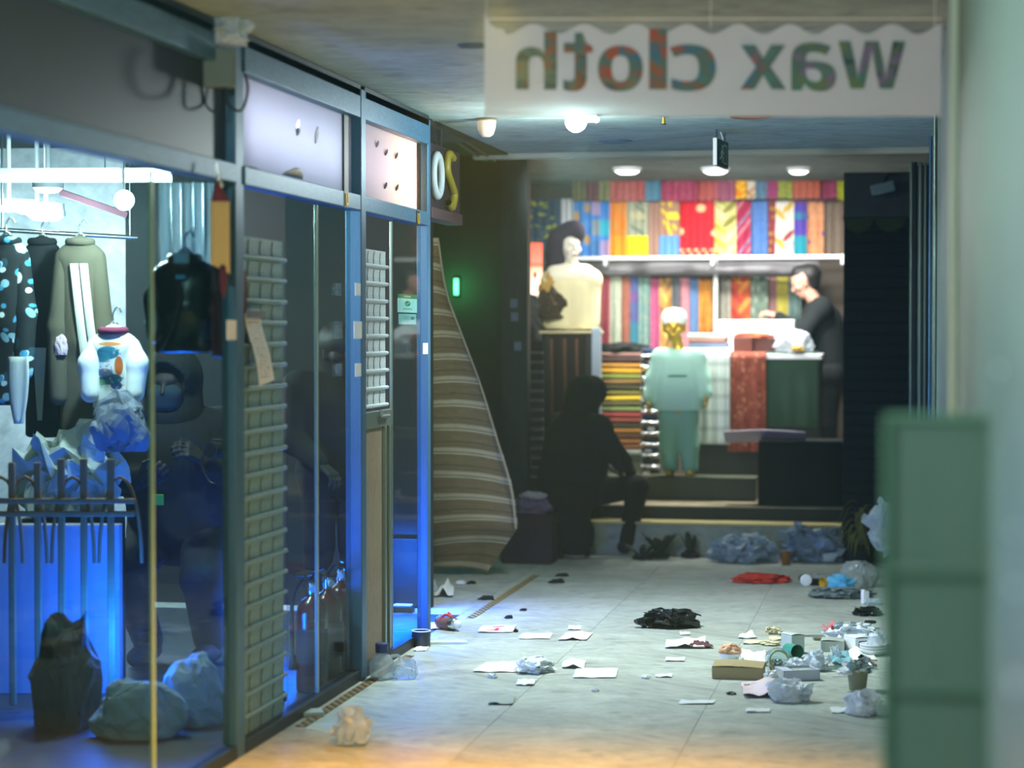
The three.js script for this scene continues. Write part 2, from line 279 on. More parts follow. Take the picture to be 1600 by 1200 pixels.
{ // cable box with hanging flex on the left post
  const d = depth(onX(352, 105, XL + 0.06)), c = at(343, 107, d), o = thing('junction_box', 'square grey cable box with two drooping cables high on post', 'box', c, YAW);
  part('cover', rbox(0.115, 0.135, 0.05, 0, 0, 0, 0.008), std('#5d6d68', 0.7), o);
  part('cable', tube([V(0.02, -0.06, 0.01), V(0.035, -0.13, 0.02), V(0.075, -0.15, 0.02), V(0.1, -0.08, 0.01), V(0.09, -0.02, 0)], 0.005), M.black, o);
  part('cable', tube([V(-0.04, -0.06, 0.01), V(-0.045, -0.13, 0.015), V(-0.01, -0.155, 0.02), V(0.0, -0.07, 0.01)], 0.004), M.black, o);
  part('clear_wrap', crumple(0.07, 0.09, 0.06, 0.4, 2, 3, 8).translate(0.03, 0.08, 0), M.clearBag, o);
}
// ------------------------------------------------------------------ narrow roller shutters beside the posts
function shutter(name, label, pa, pb, yTop, yBot, pitch, m) {
  const za = pz(pa), zb = pz(pb), len = Math.abs(za - zb), o = thing(name, label, 'shutter', V(XL - 0.012, 0, (za + zb) / 2));
  const n = Math.round((yTop - yBot) / pitch), h = (yTop - yBot) / n;
  const seamMat = std('#51666a', 0.6), body = join(box(0.010, h - 0.004, len, 0, h / 2, 0), bar(V(0.012, 0.006, -len / 2 - 0.01), V(0.012, 0.006, len / 2 + 0.01), 0.0085, 8)), seams = [-0.25, 0.02, 0.28].map((k) => tube([V(0.006, 0.014, k * len), V(0.0062, h * 0.4, k * len + 0.008), V(0.006, h - 0.01, k * len - 0.004)], 0.0022, 6, 4));
  for (let i = 0; i < n; i++) { const s = part('slat', body, m, o); s.position.y = yBot + i * h; s.position.x = (i % 3) * 0.001; for (const q of seams) part('seam', q, seamMat, s); }
  return o;
}
const yAt = (px, py) => onX(px, py, XL).y;
shutter('steel_shutter', 'tall grey steel roller shutter strip reaching the floor beside left post', 374, 444, yAt(410, 372), 0.03, 0.083, M.shutter);
const sh2 = shutter('steel_shutter', 'bright half-raised steel roller shutter strip beside middle post', 568, 604, yAt(586, 390), yAt(586, 636), 0.079, std('#e2eef2', 0.5, { metalness: 0.05, map: streaky }));
{ const za = pz(567), zb = pz(612), len = Math.abs(za - zb), y1 = yAt(588, 642), y0 = yAt(588, 668), zc = (za + zb) / 2 - sh2.position.z;
  part('bottom_rail', rbox(0.03, y1 - y0, len, 0.004, (y0 + y1) / 2, zc, 0.004), M.alu, sh2); part('latch', join(bar(V(0.03, y0 + 0.05, zc - 0.14), V(0.03, y0 + 0.05, zc + 0.02), 0.008), bar(V(0.03, y0 + 0.05, zc + 0.02), V(0.03, y0 + 0.08, zc + 0.02), 0.008)), M.chrome, sh2);
  structure('door_1', rbox(0.03, y0 - 0.03, len * 0.86, XL - 0.02, 0.03 + (y0 - 0.03) / 2, (za + zb) / 2 + 0.03, 0.004), std('#8c7a62', 0.6, { map: streaky }));
  const f = scene.getObjectByName('door_1'); for (const px of [600, 607]) { part('door_rail', rbox(0.02, y0 - 0.03, 0.03, 0, 0, 0, 0.003), M.alu, f).position.set(XL + 0.0, 0.03 + (y0 - 0.03) / 2, pz(px)); }
}
{ // till-roll notice taped to the tall shutter
  const t = canvasTex(128, 512, (c, w, h) => { c.fillStyle = '#dfe6e6'; c.fillRect(0, 0, w, h); c.fillStyle = '#3a4a55'; for (let y = 90; y < 470; y += 22) for (let x = 16; x < 108; x += rr(6, 16)) c.fillRect(x, y, rr(3, 9), rr(4, 9)); });
  const a = onX(389, 483, XL + 0.03), b = onX(413, 598, XL + 0.03), h = a.y - b.y, len = Math.abs(a.z - b.z), o = thing('paper_notice', 'long curling white paper strip with handwriting taped on shutter', 'notice', V(XL + 0.012, b.y, (a.z + b.z) / 2));
  part('strip', sheet((u, v) => V(0.012 + 0.03 * (1 - v) ** 3 + 0.012 * Math.sin(v * 5), v * h + (v < 0.08 ? 0.02 * (u - 0.5) : 0), (0.5 - u) * len - (1 - v) * 0.05), 4, 24, 0.0015), std('#ffffff', 0.8, { map: t }), o);
  part('tape', box(0.003, 0.03, len * 1.3, 0.018, h * 0.93, 0), M.chrome, o);
}
{ // green payment sign behind the far pane
  const t = canvasTex(256, 256, (c, w, h) => { c.fillStyle = '#e9efea'; c.fillRect(0, 0, w, h); c.fillStyle = '#1c8a4c'; c.fillRect(0, 0, w, 58); c.beginPath(); c.arc(128, 128, 38, 0, 7); c.fill(); c.strokeStyle = '#eef4ee'; c.lineWidth = 9; c.beginPath(); c.moveTo(106, 128); c.lineTo(122, 142); c.lineTo(154, 110); c.stroke(); c.fillStyle = '#dfeee4'; c.fillRect(84, 24, 88, 10); c.fillStyle = '#70807a'; for (let i = 0; i < 8; i++) c.fillRect(66 + i * 16, 200, 11, 14); });
  const t2 = canvasTex(256, 160, (c, w, h) => { c.fillStyle = '#b6c4c4'; c.fillRect(0, 0, w, h); c.fillStyle = '#7d8d90'; for (let y = 40; y < 120; y += 22) c.fillRect(70, y, 80, 6); c.fillStyle = '#67777c'; c.fillRect(176, 44, 46, 46); });
  const x = XL - 0.004, a = onX(621.5, 459, x), b = onX(651, 489, x), d = onX(623, 490, x), e = onX(650, 507, x);
  const sq = (p, q) => sheet((u, v) => V(0, (p.y - q.y) * v, (u - 0.5) * -Math.abs(p.z - q.z)), 1, 1, 0.003);
  single('payment_sign', sq(a, b), std('#ffffff', 0.5, { map: t }), 'white card with green top and green tick circle on glass', 'sign', V(x, b.y, (a.z + b.z) / 2));
  single('payment_card', sq(d, e), std('#ffffff', 0.5, { map: t2 }), 'small grey printed card under the green-topped sign', 'sign', V(x, e.y, (d.z + e.z) / 2));
}
// ------------------------------------------------------------------ lamps
{ // three round downlights in the cloth shop's ceiling
  const group = 'round downlights of the cloth shop';
  for (const [px, w, t] of [[980, 40, 'left round white downlight above the colourful cloths'], [1118, 40, 'middle round white downlight below the hanging exit sign'], [1248, 32, 'right and smallest round white downlight above the cloths']]) {
    const p = onY(px, 262, SHOPCEIL), k = 1 / metre(p), r = w * k * 0.5, o = thing('downlight', t, 'ceiling light', V(p.x, SHOPCEIL, p.z), 0, group);
    part('rim', lathe([[r * 1.15, 0], [r * 1.15, -0.015], [r, -0.03], [r * 0.9, -0.01]]), M.white, o);
    part('diffuser', lathe([[0.001, -0.05], [r * 0.6, -0.046], [r, -0.024], [r, -0.005], [0.001, -0.004]]), glow('#f4fff8', 9), o);
    spot('downlight', V(p.x, SHOPCEIL - 0.06, p.z), V(p.x, 0, p.z - 1.2), WHITE, LIGHT.waxDown, 1.25, 0.8, 4);
  }
}
{ // two unseen spots added behind the corridor ceiling edge to brighten the cloths
  for (const x of [-2.25, -1.05]) { const p = V(x, SHOPCEIL, -13.35), o = thing('added_track_spotlight', x < -2 ? 'left added track spotlight hidden above the corridor ceiling edge' : 'right added track spotlight hidden above the corridor ceiling edge', 'ceiling light', p); part('can', cyl(0.04, 0.05, 0.08, 0, -0.04, 0).rotateX(0), M.white, o); part('lamp', new THREE.SphereGeometry(0.03, 16, 12).translate(0, -0.085, -0.01), glow('#f4fff8', 4), o); spot('added_track_spotlight', V(x, SHOPCEIL - 0.13, -13.42), V(x + (x < -2 ? 0.3 : -0.1), 1.75, -17.5), WHITE, LIGHT.waxFront, 0.5, 0.7, 4); }
}
{ // emergency twin spot on the corridor ceiling
  const p = onY(905, 179, CEIL), o = thing('emergency_light', 'glaring white twin-headed emergency spotlight on corridor ceiling', 'ceiling light', p, YAW);
  part('housing', rbox(0.12, 0.035, 0.06, 0.03, -0.02, 0), M.white, o);
  part('lens', new THREE.SphereGeometry(0.055, 24, 16).translate(-0.018, -0.04, 0.055), glow('#eefcff', 40), o);
  part('lens', new THREE.SphereGeometry(0.016, 16, 12).translate(0.085, -0.03, 0.045), glow('#eefcff', 10), o);
  spot('emergency_light', p.clone().add(V(0, -0.10, 0.10)), V(p.x + 0.15, 0, p.z - 0.1), COOL, LIGHT.twinSpot, 1.08, 1, 3);
  bulbLight('emergency_light_glow', p.clone().add(V(-0.02, -0.24, 0.2)), COOL, 3.4, 3);
}
{ // amber spot added out of view to tint the near floor orange
  const o = thing('added_warm_spot', 'added unseen amber spotlight over the near end of corridor', 'ceiling light', V(-1.15, CEIL, -6.0)); part('can', cyl(0.06, 0.05, 0.09, 0, -0.045, 0), M.black, o); part('lamp', lathe([[0.001, -0.098], [0.04, -0.095], [0.045, -0.085], [0.001, -0.084]]), glow('#ffb347', 4), o);
  spot('added_warm_spot', V(-1.15, CEIL - 0.12, -6.0), V(-1.15, 0, -6.0), WARM, LIGHT.warm, 0.8, 1, 3);
}
{ // cool lamp added out of view to brighten right wall, banner and ceiling
  const p = V(-1.75, 2.5, -3.1), o = thing('added_pendant_lamp', 'added unseen cool white fill lamp near the entrance', 'ceiling light', p); part('stem', cyl(0.01, 0.01, CEIL - 2.5, 0, (CEIL - 2.5) / 2, 0, 10), M.black, o); part('lamp_globe', new THREE.SphereGeometry(0.07, 24, 16).translate(0, 0, 0), glow('#e6fff8', 6), o); bulbLight('added_pendant_lamp', p, new THREE.Color(0.85, 1, 0.97), LIGHT.near, 4);
}
{ // added light boxes: unseen white tubes brighten the sheets, boards stop light leaking
  const zc = (Z1 + Z2) / 2, len = Math.abs(Z1 - Z2) * 0.8, y = (UP0 + LO1) / 2, o = thing('tube_light', 'added white tube behind the grey transom sheet', 'tube light', V(XL - 0.16, y, zc)); part('tube', rbox(0.03, 0.03, len, 0, 0, 0, 0.01), glow('#f0f0ff', 1.5), o); for (const s of [-0.4, 0.4]) part('bracket', bar(V(0, 0.01, s * len), V(0, 2.62 - y, s * len), 0.006, 6), M.black, o); area('tube_light', V(XL - 0.13, y, zc), V(XL, y, zc), len, 0.2, new THREE.Color(1, 1, 0.93), LIGHT.lightBox * 0.55);
  const z2 = (Z2 + Z3) / 2 + 0.3, o2 = thing('tube_light', 'added white tube behind the orange transom sheet', 'tube light', V(XL - 0.16, y, z2)); part('tube', rbox(0.03, 0.03, 0.8, 0, 0, 0, 0.01), glow('#fff0f4', 1.5), o2); for (const s of [-0.3, 0.3]) part('bracket', bar(V(0, 0.01, s), V(0, 2.62 - y, s), 0.006, 6), M.black, o2); area('tube_light', V(XL - 0.13, y, z2), V(XL, y, z2), 0.8, 0.2, new THREE.Color(1, 0.74, 0.8), LIGHT.lightBox * 0.26);
  const q = V(XL - 0.11, 2.31, pz(645)), o3 = thing('orange_lamp', 'orange bulb glowing behind the right end of transom', 'lamp', q); part('bulb', new THREE.SphereGeometry(0.03, 20, 14), glow('#ff7a1a', 4), o3); part('cord', bar(V(0, 0.02, 0), V(0, 2.62 - 2.31, 0), 0.004, 6), M.black, o3); bulbLight('orange_lamp', q, new THREE.Color(1, 0.36, 0.08), LIGHT.orangeBox, 2);
  const lb = structure('wall_added_lightbox', wallBox(XL - 0.3, XL - 0.28, LO1, UP0 + 0.02, Z1, Z3), M.darkWall); part('base_board', wallBox(XL - 0.3, XL - 0.03, LO1 - 0.012, LO1, Z1, Z3), M.darkWall, lb); part('top_board', wallBox(XL - 0.28, XL - 0.03, UP0 + 0.01, UP0 + 0.02, Z1, Z3), M.darkWall, lb); for (const z of [Z1, Z3]) part('end_board', wallBox(XL - 0.28, XL - 0.03, LO1, UP0 + 0.01, z - 0.01, z + 0.01), M.darkWall, lb); part('divider', wallBox(XL - 0.28, XL - 0.03, LO1, UP0 + 0.01, Z2 - 0.01, Z2 + 0.01), M.darkWall, lb);
}
// ------------------------------------------------------------------ inside the lit clothes shop (left)
{ // two tube lights end to end
  const y = (px, py, d) => at(px, py, d).y, d = 9.3;
  for (const [a, b, t] of [[-60, 189, 'long white tube light across the top of clothes shop'], [195, 268, 'shorter white tube light right of the long tube']]) {
    const p = at(a, 279, d), q = at(b, 279, d), m = p.clone().add(q).multiplyScalar(0.5), len = p.distanceTo(q), o = thing('tube_light', t, 'tube light', V(m.x, m.y, m.z), YAW, 'tube lights of the clothes shop');
    part('batten', rbox(len, 0.03, 0.05, 0, 0.03, 0), M.white, o); part('tube', bar(V(-len / 2, 0, 0), V(len / 2, 0, 0), 0.016, 16), glow('#e8f8ff', a < 0 ? 5 : 3), o);
    for (const s of [-1, 1]) part('hanger_wire', bar(V(s * len * 0.4, 0.045, 0), V(s * len * 0.4, 2.62 - m.y, 0), 0.003, 6), M.black, o);
    area('tube_light', m.clone().add(V(0, -0.03, 0)), m.clone().add(V(-0.25, -1, -0.6)), len, 0.04, new THREE.Color(0.85, 0.97, 1), LIGHT.tube * 5);
  }
}
const lampAt = (px, py, d, w, t, k) => { const p = at(px, py, d), r = w / metre(p) / 2, o = thing('ceiling_disc_light', t, 'ceiling light', p, 0, 'disc lights of the clothes shop'); part('shade', lathe([[r * 1.1, 0.03], [r * 1.1, 0.0], [r, -0.004]]), M.white, o); part('diffuser', lathe([[0.001, -0.03], [r * 0.7, -0.024], [r, -0.006], [r, 0.004], [0.001, 0.006]]), glow('#f2fbff', k), o); part('stem', cyl(0.012, 0.012, 2.62 - p.y - 0.02, 0, (2.62 - p.y) / 2 + 0.01, 0, 12), M.white, o); bulbLight('ceiling_disc_light', p.clone().add(V(0, -0.06, 0)), new THREE.Color(0.92, 0.98, 1), LIGHT.shopDisc * w / 54, 3); return p; };
lampAt(75, 293, 10.6, 44, 'small white disc light just under the long tube', 8);
lampAt(72, 337, 11.0, 54, 'lower right white disc light above the hanging jackets', 8);
lampAt(14, 322, 11.1, 80, 'wide white disc light at the photo\'s left edge', 8);
lampAt(58, 327, 11.3, 76, 'white disc light between the wide one and the lower one', 8);
{ // glaring bulb
  const p = at(194, 313, 9.0), o = thing('bulb_lamp', 'glaring round white bulb hanging under the tube lights', 'lamp', p);
  part('bulb', new THREE.SphereGeometry(0.042, 24, 16), glow('#f0fbff', 26), o); part('cord', bar(V(0, 0.04, 0), V(0, 2.62 - p.y, 0), 0.003, 6), M.black, o);
  bulbLight('bulb_lamp', p, new THREE.Color(0.88, 0.98, 1), LIGHT.shopBall, 2);
}
{ const a = at(95, 300, 11.2), b = at(200, 337, 11.2); single('red_beam', rbox(a.distanceTo(b), 0.035, 0.04, 0, 0, 0), std('#6b3b4c', 0.6), 'thin dull red sloping bar near clothes shop ceiling', 'bar', a.clone().add(b).multiplyScalar(0.5), YAW).rotation.z = -0.33; }
const railY = at(60, 362, 9.9).y;
{ const a = at(-20, 358, 9.9), b = at(215, 470, 10.1); b.y = railY - 0.02; const o = thing('clothes_rail', 'metal clothes rail carrying the jackets in lit shop', 'rail', a); part('rail', bar(V(0, 0, 0), b.clone().sub(a), 0.011), M.chrome, o); for (const k of [0.1, 0.95]) { const p = b.clone().sub(a).multiplyScalar(k); part('hanging_rod', bar(p, V(p.x, 2.62 - a.y, p.z), 0.005, 8), M.chrome, o); } }
// a garment seen half from the side: shoulders, body and two sleeves in one rounded cloth form
const R = (x, y, z) => V(x, y, z);
function garment(name, label, px0, px1, py0, py1, d, mat, o = {}) {
  const p = at((px0 + px1) / 2, py1, d), k = 1 / metre(p), w = (px1 - px0) * k, h = (py1 - py0) * k, t = o.depth || 0.12, g = thing(name, label, o.cat || 'jacket', p, YAW + (o.turn || 0), o.group);
  const hem = o.hem || 1, sw = 0.07 + 0.02 * rnd(), A = [];
  A.push([R(-w * 0.26, h - 0.09, 0), R(w * 0.26, h - 0.09, 0), 0.042, 0.042], [R(0, h - 0.05, 0), R(0, h * 0.5, 0), 0.05, t * 0.55]);
  for (const s of [-1, 0, 1]) A.push([R(s * w * 0.22, h - 0.12, 0), R(s * w * 0.26 * hem, 0.03, 0.01 * s), t * 0.34, t * 0.34]);
  part('body', flesh(A, 0.013, 0.05, (x, y) => 0.02 - y), mat, g);
  for (const s of [-1, 1]) part('sleeve', flesh([[R(s * w * 0.3, h - 0.1, 0), R(s * w * 0.42, h * 0.55, 0.01), 0.044, sw * 0.6], [R(s * w * 0.42, h * 0.55, 0.01), R(s * w * 0.4, h * 0.22, 0.03), sw * 0.6, sw * 0.5]], 0.012, 0.02), mat, g);
  part('collar', new THREE.TorusGeometry(0.05, 0.018, 10, 20).rotateX(Math.PI / 2).translate(0, h - 0.03, 0.005), o.collar || mat, g);
  part('hanger', join(tube([V(-w * 0.2, h - 0.06, 0), V(0, h + 0.01, 0), V(w * 0.2, h - 0.06, 0)], 0.006, 16, 6), tube([V(0, h, 0), V(0.0, h + 0.05, 0), V(0.02, h + 0.075, 0), V(0.035, h + 0.05, 0)], 0.004, 12, 6)), o.hanger || M.chrome, g);
  return { g, w, h, t };
}
const splat = canvasTex(256, 256, (c, w, h) => { c.fillStyle = '#0d1517'; c.fillRect(0, 0, w, h); for (let i = 0; i < 70; i++) { c.fillStyle = ['#cfe4e6', '#3f93b5', '#8ab6bd', '#20464f', '#d9e6dd'][i % 5]; c.beginPath(); c.ellipse(rr(0, w), rr(0, h), rr(4, 13), rr(4, 16), rr(0, 3), 0, 7); c.fill(); } }, true);
function dress(g, s) { g.computeBoundingBox(); const b = g.boundingBox, p = g.attributes.position, uv = g.attributes.uv; for (let i = 0; i < p.count; i++) uv.setXY(i, (p.getX(i) - b.min.x) * s, (p.getY(i) - b.min.y) * s); }
{ const { g } = garment('print_jacket', 'black jacket with white and blue blotch print, leftmost on rail', -22, 46, 366, 640, 9.42, std('#ffffff', 0.85, { map: splat })); g.children.forEach((m) => dress(m.geometry, 2)); }
{ const { g, w, h } = garment('black_jacket', 'plain black jacket with pale lining between printed and olive coats', 40, 96, 368, 690, 9.7, cloth('#0c1215')); part('lining', sheet((u, v) => V((u - 0.5) * w * 0.25 * (0.5 + v), 0.1 + v * h * 0.35, 0.075), 3, 6, 0.006), cloth('#c7d0cc'), g); }
single('hanging_sleeve', sheet((u, v) => V((u - 0.5) * 0.085 * (0.35 + 1.2 * v * (1.5 - v)), v * 0.29, 0.004 * Math.sin(u * 6)), 8, 12, 0.012), cloth('#c9cfc6'), 'pale tapered cloth with ribbed cuff hanging low among dark jackets', 'sleeve', at(29, 662, 9.2), YAW);
{ const { g, w, h } = garment('olive_coat', 'long olive brown coat with white side stripes', 86, 168, 368, 690, 9.5, cloth('#554f3e'), { hem: 0.9 });
  for (const [x0, x1] of [[0.02, 0.16], [0.2, 0.3]]) part('stripe', sheet((u, v) => V(w * (x0 + 0.22 * (1 - v) - 0.08) + (u - 0.5) * 0.035, h * (0.36 + 0.5 * v), 0.068 + 0.012 * Math.sin(v * 3)), 2, 10, 0.01), cloth('#dfe1d8'), g);
  part('pink_patch', crumple(0.03, 0.06, 0.02, 0.2, 2, 4, 6).translate(-w * 0.32, h * 0.42, 0.06), cloth('#c9b0b4'), g); }
{ const t = canvasTex(256, 384, (c, w, h) => { c.fillStyle = '#e9eef0'; c.fillRect(0, 0, w, h); const blob = (f, x, y, a, b, r = 0) => { c.fillStyle = f; c.beginPath(); c.ellipse(x, y, a, b, r, 0, 7); c.fill(); };
    blob('#2a7f93', 110, 130, 58, 30); blob('#3c98a6', 80, 150, 40, 24); blob('#cf6a2a', 165, 190, 22, 44); blob('#d98a4a', 120, 90, 60, 10); blob('#35708f', 120, 250, 60, 26); blob('#6e7fa8', 90, 220, 44, 18); blob('#7fbf9f', 70, 265, 22, 16); blob('#2b4f86', 150, 280, 30, 18); for (let i = 0; i < 40; i++) blob(['#9db6c6', '#57a0ae', '#e0a070'][i % 3], rr(60, 190), rr(80, 300), rr(2, 9), rr(2, 7)); });
  const { g } = garment('printed_tshirt', 'white t-shirt with teal and orange print on the front', 134, 222, 506, 645, 9.3, std('#ffffff', 0.85, { map: t }), { cat: 'shirt', depth: 0.09, collar: cloth('#7d2f4c') });
  g.children.forEach((m, i) => { const b = new THREE.Box3().setFromBufferAttribute(g.children[0].geometry.attributes.position); const p = m.geometry.attributes.position, uv = m.geometry.attributes.uv; for (let k = 0; k < p.count; k++) uv.setXY(k, (p.getX(k) - b.min.x) / (b.max.x - b.min.x), i ? 0.05 : (p.getY(k) - b.min.y) / (b.max.y - b.min.y)); });
}
{ // leather jacket and sling on the partition, under clear covers
  const leather = phys('#0c1a22', 0.3, { clearcoat: 0.5, bumpMap: speckle, bumpScale: 0.004 });
  const { g, w, h } = garment('leather_jacket', 'black leather jacket on a bright blue hanger beside left post', 234, 346, 392, 560, 7.9, leather, { hanger: std('#2aa0e8', 0.4), depth: 0.16 });
  part('zip_flap', tube([V(-0.02, h - 0.1, 0.1), V(0.0, h * 0.6, 0.115), V(-0.05, h * 0.2, 0.105), V(-0.09, h * 0.06, 0.09)], 0.008), M.darkSteel, g);
  part('size_clip', rbox(0.055, 0.04, 0.02, 0, h - 0.03, 0.1), std('#2aa0e8', 0.4), g); part('size_clip', rbox(0.036, 0.016, 0.02, 0, h - 0.1, 0.11), std('#2aa0e8', 0.4), g);
  const p = at(300, 410, 8.25), k = 1 / metre(p); single('garment_cover', sheet((u, v) => V((u - 0.5) * 85 * k, v * 130 * k, 0.018 * Math.sin(u * 31) + 0.008 * Math.sin(u * 77 + v * 2)), 60, 6, 0.003), M.clearBag, 'clear plastic garment cover with vertical folds behind blue hanger', 'cover', at(292, 415, 8.3), YAW);
  single('garment_bag', crumple(0.06, 0.32, 0.05, 0.3, 2, 9, 10), phys('#7a3c48', 0.5, { transmission: 0.3, thickness: 0 }), 'dull red plastic-wrapped garment hanging right of leather jacket', 'garment', at(356, 560, 7.8), YAW);
}
{ // pennant on a cord
  const p = at(344, 412, 7.35), k = 1 / metre(p), o = thing('hanging_pennant', 'yellow and dark red hanging pennant with beaded cord on post', 'pennant', p, YAW);
  part('banner', sheet((u, v) => V((u - 0.5) * 30 * k, v * 97 * k - (u * 16 * k) * (1 - v), 0), 4, 8, 0.008), cloth('#c9ad6c'), o);
  part('peak', sheet((u, v) => V((u - 0.5) * 28 * k * (1 - v * 0.92) - 4 * k * v, (97 + v * 34) * k, 0.002), 4, 6, 0.01), cloth('#6a2630'), o);
  part('cord', bar(V(-0.006, 128 * k, 0), V(-0.012, 158 * k, 0), 0.003, 6), M.chrome, o);
  for (const i of [0, 1, 2]) part('bead', new THREE.SphereGeometry(0.008, 12, 8).translate(0.004 * i - 0.002, (136 - i * 7) * k, 0.008), M.chrome, o);
  part('tassel', lathe([[0.001, 0], [0.012, -0.01], [0.016, -0.05], [0.01, -0.1], [0.002, -0.12]], 12).translate(0.01, 0, 0), cloth('#5a2530'), o);
}
{ // reflected street barrier built as a wooden fence, with low wall and tulle behind
  const d = 8.75, p0 = onY(20, 1104, 0), base = at(95, 1000, d); base.y = 0; const k = 1 / metre(at(95, 800, d)), H = (y) => at(95, y, d).y, o = thing('reflected_fence', 'reflected street barrier built as brown picket fence with crossing arches', 'fence', base, YAW); void p0;
  const X = (px) => (px - 95) * k;
  for (const px of [-20, 20, 60, 97, 132, 174]) part('picket', rbox(0.028, H(px % 40 === 20 ? 728 : 716), 0.025, X(px), H(716) / 2, 0, 0.006), M.wood, o);
  for (const y of [782, 802]) part('rail', rbox(0.62, 0.022, 0.03, 0, H(y), 0.01, 0.005), M.wood, o);
  for (const px of [40, 114, 188, 2]) part('arch', tube(Array.from({ length: 13 }, (_, i) => { const a = Math.PI * i / 12; return V(X(px) + Math.cos(a) * 0.088, H(880) + Math.sin(a) * (H(745) - H(880)), -0.012); }), 0.008, 24, 6), M.wood, o);
  const q = at(70, 1000, 9.15); single('low_wall', rbox(0.66, at(70, 818, 9.15).y, 0.08, 0, at(70, 818, 9.15).y / 2, 0, 0.006), std('#9b9ca6', 0.7), 'low white wall standing behind the wooden fence', 'wall', V(q.x, 0, q.z), YAW);
  const h = at(115, 792, 9.4); single('tulle_heap', crumple(0.18, 0.22, 0.13, 0.5, 2.4, 12, 20), cloth('#aeb4ac'), 'rumpled heap of grey and white tulle behind the picket fence', 'fabric', V(h.x, at(115, 800, 9.4).y - 0.02, h.z), YAW);
  const c = at(115, 880, 9.42); single('display_plinth', rbox(0.42, at(115, 800, 9.4).y - 0.02, 0.24, 0, (at(115, 800, 9.4).y - 0.02) / 2, 0, 0.01), M.darkWall, 'dark plinth under the tulle heap', 'plinth', V(c.x, 0, c.z), YAW);
  const s = onY(100, 1138, 0); single('brown_sack', crumple(0.13, 0.3, 0.13, 0.3, 1.5, 5, 16).scale(1, 0.9, 1), cloth('#463a26'), 'bulky brown sack standing before the low white wall', 'sack', s, YAW);
  const s1 = onY(215, 1150, 0), s2 = onY(285, 1140, 0);
  single('white_sack', crumple(0.17, 0.14, 0.12, 0.22, 1.2, 21, 14), cloth('#a9b0ac'), 'pale cloth sack slumped on floor left of another', 'sack', s1, YAW); single('white_sack', crumple(0.13, 0.17, 0.12, 0.2, 1.3, 22, 14), cloth('#9aa5a6'), 'upright pale cloth sack below the hooded person', 'sack', s2.add(V(0, 0, -0.12)), YAW);
  single('folded_jeans', crumple(0.12, 0.16, 0.08, 0.25, 1.6, 31, 12), cloth('#6f7684'), 'grey folded trousers below the white printed t-shirt', 'trousers', at(190, 706, 9.2), YAW);
  single('brass_bell', lathe([[0.001, 0.06], [0.012, 0.058], [0.02, 0.04], [0.03, 0.008], [0.034, 0], [0.001, 0.0]], 20), M.gold, 'small brass bell with bright glint beside the hooded person', 'bell', at(172, 706, 9.35), YAW);
}
// blue floor lamps added to imitate a blurred blue reflection; visors shield the ceiling
function addedBlueLamp(pos, label, k, hood = true) { const o = thing('added_blue_lamp', label, 'lamp', pos); part('housing', rbox(0.12, 0.035, 0.07, 0, 0.018, 0), M.black, o); part('led_strip', rbox(0.1, 0.01, 0.05, 0, 0.04, 0, 0.004), glow('#0a4cff', 1.6), o); if (hood) part('visor', rbox(0.2, 0.008, 0.2, 0, 0.42, 0, 0.003), M.black, o); if (hood) part('visor_stem', bar(V(0.07, 0.03, -0.05), V(0.09, 0.42, -0.09), 0.005, 6), M.black, o); bulbLight('added_blue_lamp', pos.clone().add(V(0, 0.3, 0.0)), BLUE, k, 8); }
addedBlueLamp(at(168, 1085, 8.5).setY(0), 'added blue floor lamp before the fence', LIGHT.blue * 0.32, false);
addedBlueLamp(at(212, 1085, 8.7).setY(0), 'added blue floor lamp beside the hooded person', LIGHT.blue * 0.3, false);
addedBlueLamp(onX(498, 1085, XL - 0.3).setY(0), 'added blue floor lamp behind the fire extinguishers', LIGHT.blue * 0.36);
addedBlueLamp(onX(630, 1010, -2.75).setY(0), 'added blue floor lamp behind the far pane', LIGHT.blue * 0.45);
{ // grey board added behind the far pane to catch the blue light
  const p = onX(640, 800, -3.0); single('added_board', rbox(0.02, 1.0, 0.7, 0, 0.5, 0, 0.004), std('#7d8894', 0.6), 'added plain grey board catching blue light behind the far pane', 'board', V(-3.02, 0, p.z - 0.1));
}
// ------------------------------------------------------------------ fire extinguishers
function extinguisher(label, pos, s, turn, mat) {
  const o = thing('fire_extinguisher', label, 'fire extinguisher', pos, turn, 'fire extinguishers'); o.scale.setScalar(s);
  part('cylinder', lathe([[0.001, 0], [0.07, 0], [0.076, 0.012], [0.076, 0.36], [0.07, 0.4], [0.048, 0.43], [0.022, 0.445], [0.02, 0.46], [0.001, 0.46]], 36), mat, o);
  part('label_band', lathe([[0.0768, 0.14], [0.0772, 0.15], [0.0772, 0.29], [0.0768, 0.3]], 36), std('#23221a', 0.7), o, 'olive printed label');
  part('valve', join(cyl(0.018, 0.02, 0.045, 0, 0.48, 0, 16), rbox(0.03, 0.03, 0.05, 0, 0.5, 0)), M.chrome, o);
  part('gauge', new THREE.CylinderGeometry(0.016, 0.016, 0.012, 20).rotateX(Math.PI / 2).translate(0, 0.485, 0.03), M.white, o);
  part('handle', join(rbox(0.016, 0.008, 0.11, 0, 0.515, 0.04).rotateX(-0.06), rbox(0.016, 0.008, 0.1, 0, 0.545, 0.04).rotateX(-0.2)), M.black, o);
  part('hose', tube([V(0, 0.5, -0.02), V(-0.03, 0.53, -0.06), V(-0.08, 0.46, -0.05), V(-0.092, 0.3, -0.02), V(-0.092, 0.16, 0)], 0.010, 24, 8), M.rubber, o);
  part('nozzle', cyl(0.014, 0.02, 0.07, -0.092, 0.14, 0, 14), M.black, o);
}
const red = phys('#58101a', 0.22, { clearcoat: 0.6 });
extinguisher('nearest and largest dark red extinguisher of the row beside middle post', onX(488, 1090, XL - 0.11).setY(0), 0.92, 0.4, red);
